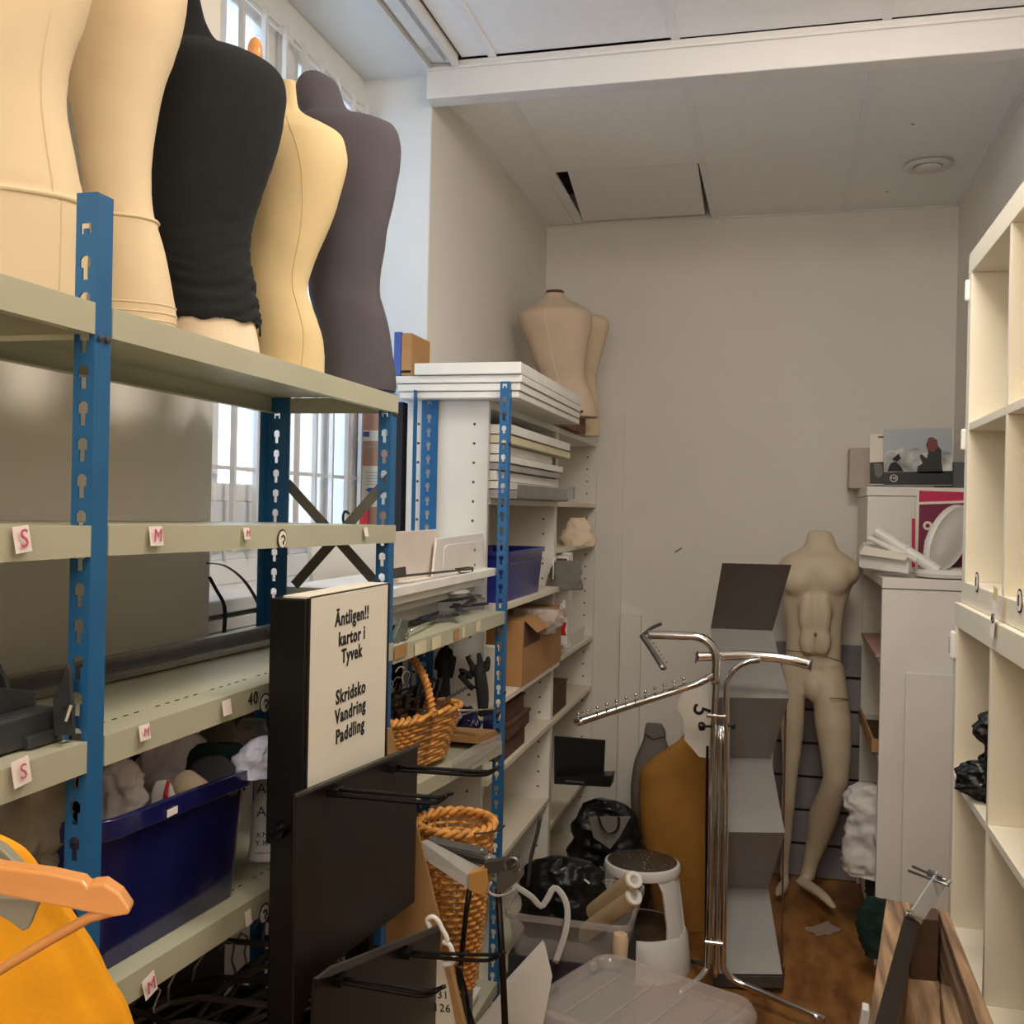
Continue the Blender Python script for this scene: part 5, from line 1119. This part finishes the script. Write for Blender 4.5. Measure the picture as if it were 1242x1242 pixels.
# ================================================================== RIGHT SIDE, FAR
FX = .352
rb = thing('low_white_bookcase', 'white bookcase with its open side to the mannequin, by the right wall', 'bookcase')
zt3 = 1.346
for y in (3.75, 4.562): obj('side_panel', M().box((FX, y, 0), (XR-.004, y+.022, zt3-.002)), WHITE, rb, bevel=.002)
obj('top_board', M().box((FX, 3.772, zt3-.035), (XR-.004, 4.562, zt3-.002)), WHITE, rb, bevel=.001)
obj('edge_trim', M().box((FX-.002, 3.748, zt3-.04), (XR-.004, 3.752, zt3-.037)), DSTEEL, rb)
for z in (.08, .42, .72, 1.06): obj('shelf', M().box((FX+.002, 3.772, z-.02), (XR-.01, 4.562, z)), WHITE, rb, bevel=.001)
obj('back_panel', M().box((XR-.01, 3.772, 0), (XR-.004, 4.562, zt3-.035)), WHITE, rb)
a = P(1098, 815, Y=3.745)
single('leaning_white_sheet', M().box((a.x, 3.728, 0), (XR-.006, 3.742, a.z)), WHITE, 'plain white sheet leaning on the near side of the low white bookcase', 'board', bevel=.002)
ub = thing('upper_white_cabinet', 'smaller white cabinet standing on the low bookcase by the back wall', 'cabinet')
ux0, uy0 = .325, 4.10; zt4 = 1.668
obj('cabinet_body', M().box((ux0, uy0, zt3), (XR-.005, 4.58, zt4-.036)), WHITE, ub, bevel=.002)
obj('top_board', M().box((ux0-.004, uy0-.004, zt4-.034), (XR-.005, 4.58, zt4)), WHITE, ub, bevel=.002)
# items in the open side
tw = [(.475, .0, 'wooden_tray')]
wt = thing('wooden_tray', 'brown wooden tray edge sticking out of the low white bookcase', 'tray')
z_ = P(1055, 925, Y=4.1).z
obj('tray_floor', M().box((.335, 3.80, .7205), (.62, 4.40, .728)), CARDD, wt); obj('tray_side', M().box((.333, 3.80, .728), (.341, 4.40, .775)).box((.341, 3.80, .728), (.62, 3.808, .775)), CARD, wt)
pt = thing('pink_tray', 'pinkish tray edge on the upper shelf of the low white bookcase', 'tray')
obj('tray_body', M().box((.34, 3.80, 1.0605), (.60, 4.45, 1.075)), mat('dusty_pink', (190, 150, 140), .6), pt, bevel=.002)
single('white_foam_block', M().blob((.42, 3.90, 1.125), (.05, .07, .045), 12, .15), WPLA, 'white rounded foam block on the pink tray', 'foam', smooth=True)
cloth('white_bag', 'crumpled white plastic bag bulging from the low white bookcase by the mannequin leg', [(1062, 1026, 1085), (1050, 1022, 1085), (1020, 1024, 1085), (990, 1026, 1085), (972, 1023, 1085), (958, 1030, 1085), (951, 1044, 1080)], TYV, 3.95, 'bag', 'bags by the low white bookcase', .012, 6, bk=.6)
cloth('dark_bag', 'dark green bag on the floor at the foot of the low white bookcase', [(1162, 1048, 1088), (1145, 1041, 1090), (1120, 1039, 1090), (1102, 1044, 1088), (1090, 1052, 1082)], DGRN, 3.60, 'bag', 'bags by the low white bookcase', .006, 7, bk=.35)
cloth('dark_bag', 'small black bag between the white bag and the dark green bag', [(1168, 1058, 1080), (1098, 1054, 1084), (1080, 1050, 1086), (1062, 1054, 1086), (1052, 1062, 1082)], BLKF, 3.95, 'bag', 'bags by the low white bookcase', .006, 8, bk=.35)
# on the upper cabinet
zb4 = zt4+.0005
ppn = thing('photo_panel', 'printed panel showing a hooded person before snowy mountains', 'picture')
Yp = 4.16
def fl(pp, y): return [P(a, b, Y=y) for a, b in pp]
obj('board', M().prism(fl(((1072, 521), (1155, 519), (1155, 589), (1072, 589)), Yp), (0, .012, 0)), PSKY, ppn)
obj('printed_snow', M().prism(fl(((1072, 551), (1078, 545), (1086, 547), (1095, 543), (1105, 545), (1112, 543), (1120, 549), (1132, 548), (1145, 546), (1155, 550), (1155, 574), (1072, 574)), Yp-.0006), (0, .0005, 0)), PSNOW, ppn)
obj('printed_band', M().prism(fl(((1072, 573), (1155, 571), (1155, 588), (1072, 588)), Yp-.0012), (0, .0005, 0)), PDARK, ppn)
obj('printed_figure', M().prism(fl(((1112, 574), (1113, 566), (1119, 562), (1115, 553), (1118, 551), (1124, 556), (1126, 549), (1124, 540), (1127, 531), (1131, 530), (1136, 534), (1138, 541), (1142, 546), (1142, 560), (1144, 574)), Yp-.0012), (0, .0005, 0)), PDARK, ppn)
obj('printed_hood', M().prism(fl(((1123, 540), (1126, 531), (1131, 530), (1137, 534), (1138, 543), (1132, 548), (1125, 546)), Yp-.0018), (0, .0005, 0)), PRED, ppn)
obj('printed_rocks', M().prism(fl(((1076, 572), (1080, 562), (1086, 560), (1092, 565), (1096, 572)), Yp-.0012), (0, .0005, 0)).prism(fl(((1082, 557), (1090, 550), (1093, 556), (1088, 560)), Yp-.0012), (0, .0005, 0)), DKGY, ppn)
c = P(1084, 580, Y=Yp-.002); obj('printed_ring', M().tube([c+V((math.cos(t)*.013, 0, math.sin(t)*.013)) for t in [k*math.pi/8 for k in range(17)]], .0014, 4), PAPER, ppn)
text('HK', c, (1, 0, 0), (0, 0, 1), .014, PAPER, ppn)
p2_ = thing('photo_panel', 'narrow white printed panel half hidden behind the mountain picture', 'picture')
obj('board', M().prism(fl(((1055, 527), (1074, 526), (1074, 588), (1055, 588)), Yp+.02), (0, .010, 0)), PAPER, p2_)
obj('printed_band', M().prism(fl(((1055, 561), (1073, 560), (1073, 587), (1055, 587)), Yp+.0194), (0, .0005, 0)), PDARK, p2_)
obj('printed_portrait', M().prism(fl(((1060, 562), (1064, 562), (1070, 563), (1071, 575), (1066, 580), (1061, 575)), Yp+.0188), (0, .0005, 0)), GREYC, p2_)
obj('printed_line', M().prism(fl(((1065, 529), (1073, 529), (1073, 531), (1065, 531)), Yp+.0194), (0, .0005, 0)), PDARK, p2_)
single('pale_carton', M().box((P(1031, 545, Y=4.44).x, 4.44, zb4), (P(1056, 545, Y=4.44).x+.03, 4.58, P(1031, 543, Y=4.44).z)), mat('pinkish_carton', (196, 182, 170), .7), 'pale flat carton against the back wall left of the mountain picture', 'box', bevel=.003)
single('dark_case', M().box((.60, 4.20, zb4), (.68, 4.40, zb4+.10)), mat('slate_case', (90, 96, 96), .6), 'slate grey small case between the mountain picture and the right wall', 'case', bevel=.003)
# pink sale signs in front of the upper cabinet
sg = thing('sale_sign', 'magenta and plum percent sale sign with white frame', 'sign')
Ys = 4.00
obj('frame', M().prism(fl(((1111, 609), (1172, 607), (1172, 690), (1109, 690)), Ys), (0, .008, 0)), PAPER, sg)
obj('plum_field', M().prism(fl(((1115, 612), (1172, 610), (1172, 688), (1113, 688)), Ys-.0006), (0, .0005, 0)), PURP, sg)
c = P(1131, 646, Y=Ys-.0015); text('%', c, (1, 0, 0), (0, 0, 1), .105, PAPER, sg, bold=.0006)
s2 = thing('sale_sign', 'bright magenta sale sign strip showing above the plum one', 'sign')
obj('frame', M().prism(fl(((1112, 592), (1172, 594), (1172, 640), (1111, 640)), Ys+.012), (0, .006, 0)), PAPER, s2)
obj('magenta_field', M().prism(fl(((1115, 595), (1172, 597), (1172, 638), (1114, 638)), Ys+.0114), (0, .0005, 0)), PINK, s2)
single('red_narrow_card', M().prism(fl(((1106, 629), (1110, 629), (1110, 688), (1106, 688)), Ys-.01), (0, .004, 0)), PINK, 'narrow magenta card edge left of the percent sign', 'card')
# white ovals, tubes and boxes on the low bookcase
Yo = 3.88; cc = P(1146, 652, Y=Yo); zb3 = zt3
ov = thing('white_oval_shade', 'white oval plastic dish leaning in front of the percent sign', 'dish')
lo_ = (CR*.56 + CU*.80 + CF*.2).normalized(); sh_ = (CR*.80 - CU*.5 + CF*.45); sh_ = (sh_-lo_*sh_.dot(lo_)).normalized(); nn = sh_.cross(lo_).normalized()
if nn.dot(CF) > 0: nn = -nn
cc = cc + V((.012, 0, -.004))
rr_ = []
for f_, d_ in ((.0, .016), (.55, .015), (.86, .006), (.93, .010), (1.0, .002), (1.0, -.012), (.8, -.030), (0, -.036)):
    rr_.append([cc + lo_*(math.cos(t)*.135*max(f_, .01)) + sh_*(math.sin(t)*.088*max(f_, .01)) + nn*d_ for t in [k*math.pi/18 for k in range(36)]])
obj('dish', M().loft(rr_), WPLA, ov, smooth=60)
ov2 = thing('white_oval_shade', 'lower white oval ring lying under the leaning dish', 'dish')
c = P(1148, 688, Y=Yo-.03); obj('ring', M().lathe([(.070, 0), (.092, .002), (.098, .014), (.090, .028), (.068, .030), (.060, .015), (.070, 0)], (c.x, c.y, zb3+.001), 32, sx=1.1), WPLA, ov2, smooth=50)
for k, (x0, y0, x1, y1, r_, lb) in enumerate(((1062, 644, 1138, 693, .020, 'thick white tube sloping up to the left on the low white bookcase'), (1053, 652, 1112, 680, .010, 'thinner white tube beneath the thick tube'))):
    a, b = P(x0, y0, Y=3.86), P(x1, y1, Y=3.80); b.z = max(b.z, zb3+r_+.002); d = (b-a).normalized()
    t = thing('white_tube', lb, 'tube', 'white tubes on the low bookcase'); Lq = (b-a).length
    obj('tube_body', M().lathe([(r_*.8, .0), (r_, .001), (r_, Lq), (0, Lq)], a, 18, d), WPLA, t, smooth=40)
    obj('tube_ring', M().lathe([(r_, Lq*.45), (r_*1.08, Lq*.45+.002), (r_*1.08, Lq*.45+.012), (r_, Lq*.45+.014)], a, 18, d), WPLA, t, smooth=40)
single('white_flat_box', M().prism([P(1042, 668, Y=3.90), P(1102, 680, Y=3.78), P(1102, 696, Y=3.78), P(1042, 688, Y=3.90)], (.01, .16, 0)), EDGE, 'flat white box at the left end of the low bookcase top', 'box', bevel=.002)
single('white_paper_fold', M().prism([P(1042, 672, Y=3.87), P(1048, 662, Y=3.87), P(1102, 674, Y=3.76), P(1098, 680, Y=3.76)], (.004, .10, .012)), PAPER, 'bright white folded paper lying on the flat white box', 'paper')
single('dark_strip', M().box((.62, 3.765, zb3), (.69, 3.80, zb3+.012)), PURP, 'short dark strip at the near right end of the low bookcase top', 'strip')

# ================================================================== RIGHT CUBE SHELVES
def cubes(name, label, x0, z0, z1, rows_, y1, fr, mt, yn):
    t = thing(name, label, 'cube shelf', 'white cube shelves along the right wall')
    x1 = XR-.004
    obj('far_side', M().box((x0, y1-.036, z0+fr), (x1, y1, z1-fr)), mt, t, bevel=.0015)
    obj('near_side', M().box((x0, yn, z0+fr), (x1, yn+.036, z1-fr)), mt, t, bevel=.0015)
    obj('top_board', M().box((x0, yn, z1-fr), (x1, y1, z1)), mt, t, bevel=.0015)
    obj('bottom_board', M().box((x0, yn, z0), (x1, y1, z0+fr)), mt, t, bevel=.0015)
    obj('back_panel', M().box((x1-.006, yn+.036, z0+fr), (x1, y1-.036, z1-fr)), mt, t)
    hz_ = (z1-z0-2*fr)
    zc = [z0+fr] + [z0+fr+hz_*(k+1)/rows_ for k in range(rows_-1)] + [z1-fr]
    for k in range(1, rows_): obj('shelf', M().box((x0+.001, yn+.036, zc[k]-.008), (x1-.006, y1-.036, zc[k]+.008)), mt, t, bevel=.001)
    for yd in (1.945, 1.555, 1.165):
        for k in range(rows_):
            obj('divider', M().box((x0+.001, yd-.008+(.028 if name == 'lower_cube_shelf' else 0), zc[k]+.008*(k > 0)), (x1-.006, yd+.008+(.028 if name == 'lower_cube_shelf' else 0), zc[k+1]-.008*(k < rows_-1))), mt, t, bevel=.001)
    return t, zc
cu, zcu = cubes('upper_cube_shelf', 'cream white two-row cube shelf standing on the taller cube shelf at the right', .380, 1.379, 2.118, 2, 2.352, .045, CREAMW, .75)
cl, zcl = cubes('lower_cube_shelf', 'tall white cube shelf on the floor along the right wall, holding a bin liner', .368, .0, 1.378, 4, 2.358, .050, CREAMW, .75)
cu_holes = M()
for px, py in ((1170, 773), (1169.5, 791)):
    c = P(px, py, Y=2.32); cu_holes.lathe([(.0035, 0), (0, -.0006)], c, 8, (0, 1, 0))
for px, py, w_ in ((1175, 352, .012), (1170, 533, .012)):
    c = P(px, py, X=.379)
    k_ = obj('door_latch', M().obox(c+V((-.002, .004, 0)), (.010, .012, .046)), WPLA, cu, bevel=.004)
c = P(1159, 783, X=.367); hl = obj('door_latch', M().obox(c+V((-.004, .010, 0)), (.012, .018, .060)), WPLA, cl, bevel=.005)
obj('latch_slot', M().obox(c+V((-.011, .010, 0)), (.002, .006, .035)), GREYB, hl, bevel=.001)
for px, py in ((1185, 706), (1237, 729)):
    c = P(px, py, X=.3795)
    bd = obj('round_badge', M().lathe([(.020, 0), (.020, .0008), (.017, .001)], c, 24, (-1, 0, 0)), INK, cu)
    obj('badge_face', M().lathe([(.0165, .0010), (.0165, .0014), (0, .0015)], c, 24, (-1, 0, 0)), PAPER, bd)
    obj('badge_mark', M().tube([c+V((-.002, 0, .010)), c+V((-.002, .001, .0)), c+V((-.002, 0, -.008))], .0014, 5), INK, bd)
tg = thing('paper_price_tag', 'white paper tag marked 45 taped over the joint of the cube shelves', 'tag')
c = P(1207, 748, X=.3665)
tp = obj('tag_paper', M().prism([c+V((0, .017, .036)), c+V((0, -.018, .034)), c+V((-.005, -.016, -.036)), c+V((-.005, .018, -.034))], (-.0006, 0, 0)), TAG, tg)
obj('tape', M().prism([c+V((.0, .016, .052)), c+V((0, -.020, .050)), c+V((-.001, -.020, .028)), c+V((-.001, .016, .030))], (-.0004, 0, 0)), mat('yellow_tape', (232, 214, 150), .4), tg)
text('45', c+V((-.0045, 0, -.004)), (0, -1, .05), (0, 0, 1), .024, INK, tp)
bl = thing('bin_liner_bag', 'crumpled glossy black bin liner hanging out of a lower cube', 'bag')
obj('upper_lobe', M().loft(sil(dense([(935, 1192, 1230), (915, 1186, 1232), (893, 1183, 1232), (875, 1188, 1228), (862, 1198, 1220)], 9), Y=2.13, bk=.7, cr=.014, cs=22, k=60, seed=1, e=1.9)), BAGB, bl, smooth=True)
obj('lower_lobe', M().loft(sil(dense([(974, 1180, 1226), (966, 1166, 1228), (948, 1156, 1228), (935, 1164, 1228), (924, 1182, 1224)], 9), Y=2.13, bk=.6, cr=.014, cs=22, k=60, seed=9, e=1.8)), BAGB, bl, smooth=True)

# ================================================================== WOODEN CRATE AND PRICE STAND
ck = thing('wooden_crate', 'rough old wooden crate at the lower right in front of the cube shelves', 'crate')
zc_ = .84
def zp(pp, z=zc_): return [P(a, b, Z=z) for a, b in pp]
for k in range(3):
    dz = -.268*k
    L = zp(((1075, 1090), (1106, 1095), (1085, 1290), (1046, 1290))); 
    obj('side_plank', M().prism([p+V((0, 0, dz)) for p in L], (0, 0, -.262)), WOOD, ck, bevel=.003)
    Rr = zp(((1138, 1102), (1150, 1104), (1226, 1290), (1203, 1290)))
    obj('side_plank', M().prism([p+V((0, 0, dz)) for p in Rr], (0, 0, -.262)), WOOD, ck, bevel=.003)
    E_ = zp(((1107, 1096), (1137, 1102), (1139, 1116), (1105, 1113)))
    obj('end_plank', M().prism([p+V((0, 0, dz)) for p in E_], (0, 0, -.262)), WOODD, ck, bevel=.002)
obj('inner_block', M().prism(zp(((1100, 1158), (1130, 1166), (1142, 1196), (1148, 1262), (1092, 1262)), .73), (0, 0, -.12)), WOOD, ck, bevel=.004)
obj('inner_block', M().prism(zp(((1140, 1190), (1176, 1206), (1200, 1290), (1152, 1290)), .775), (0, 0, -.11)), WOOD, ck, bevel=.004, label='dark cracked wooden block')
obj('crate_floor', M().prism(zp(((1090, 1120), (1150, 1120), (1205, 1262), (1080, 1262)), .50), (0, 0, -.02)), WOODD, ck)
hs = thing('flat_bar_price_stand', 'steel flat bar stand with crosswise wire holder leaning on the wooden crate', 'stand')
obj('dark_bar', M().bar(P(1106, 1114, Y=1.80), P(1062, 1290, Y=1.28), .024, .006, (0, -1, .6)), BRWNM, hs, bevel=.001)
obj('steel_plate', M().bar(P(1111, 1112, Y=1.80), P(1142, 1064, Y=1.90), .026, .005, (0, -1, 0)), mat('pale_steel_plate', (176, 174, 170), .4, .2), hs, bevel=.001)
c = P(1108, 1112, Y=1.79); obj('bright_joint', M().obox(c, (.030, .014, .010), (0, .35, 0)), CHROME, hs, bevel=.003).location
m = M().tube([P(1102, 1056, Y=1.94), P(1150, 1074, Y=1.84)], .0024, 6).tube([P(1107, 1051, Y=1.97), P(1148, 1068, Y=1.88)], .0024, 6)
obj('cross_wires', m, STEEL, hs, smooth=True)
obj('wire_clamp', M().obox(P(1134, 1063, Y=1.90), (.016, .03, .012), (0, .4, .3)), STEEL, hs, bevel=.002)
obj('tip', M().tube([P(1146, 1073, Y=1.87), P(1154, 1068, Y=1.87)], .003, 6), GREYB, hs)
wc = thing('small_white_bracket', 'small white plastic bracket at the bottom edge left of the crate', 'bracket')
obj('bracket_body', M().prism([P(x, y, Y=1.95) for x, y in ((1046, 1224), (1054, 1226), (1056, 1232), (1052, 1262), (1040, 1262))], (.002, .03, 0)), WPLA, wc, bevel=.002)

# ------------------------------------------------------------------ put each Empty at the base of its thing
bpy.context.view_layer.update()
for r_ in ROOTS:
    pts = []
    for ch in r_.children_recursive:
        if ch.type == 'MESH': pts += [ch.matrix_world @ V(c) for c in ch.bound_box]
    if not pts: continue
    c = V(((min(p.x for p in pts)+max(p.x for p in pts))/2, (min(p.y for p in pts)+max(p.y for p in pts))/2, min(p.z for p in pts)))
    r_.location = c
    for ch in r_.children: ch.location = ch.location - c
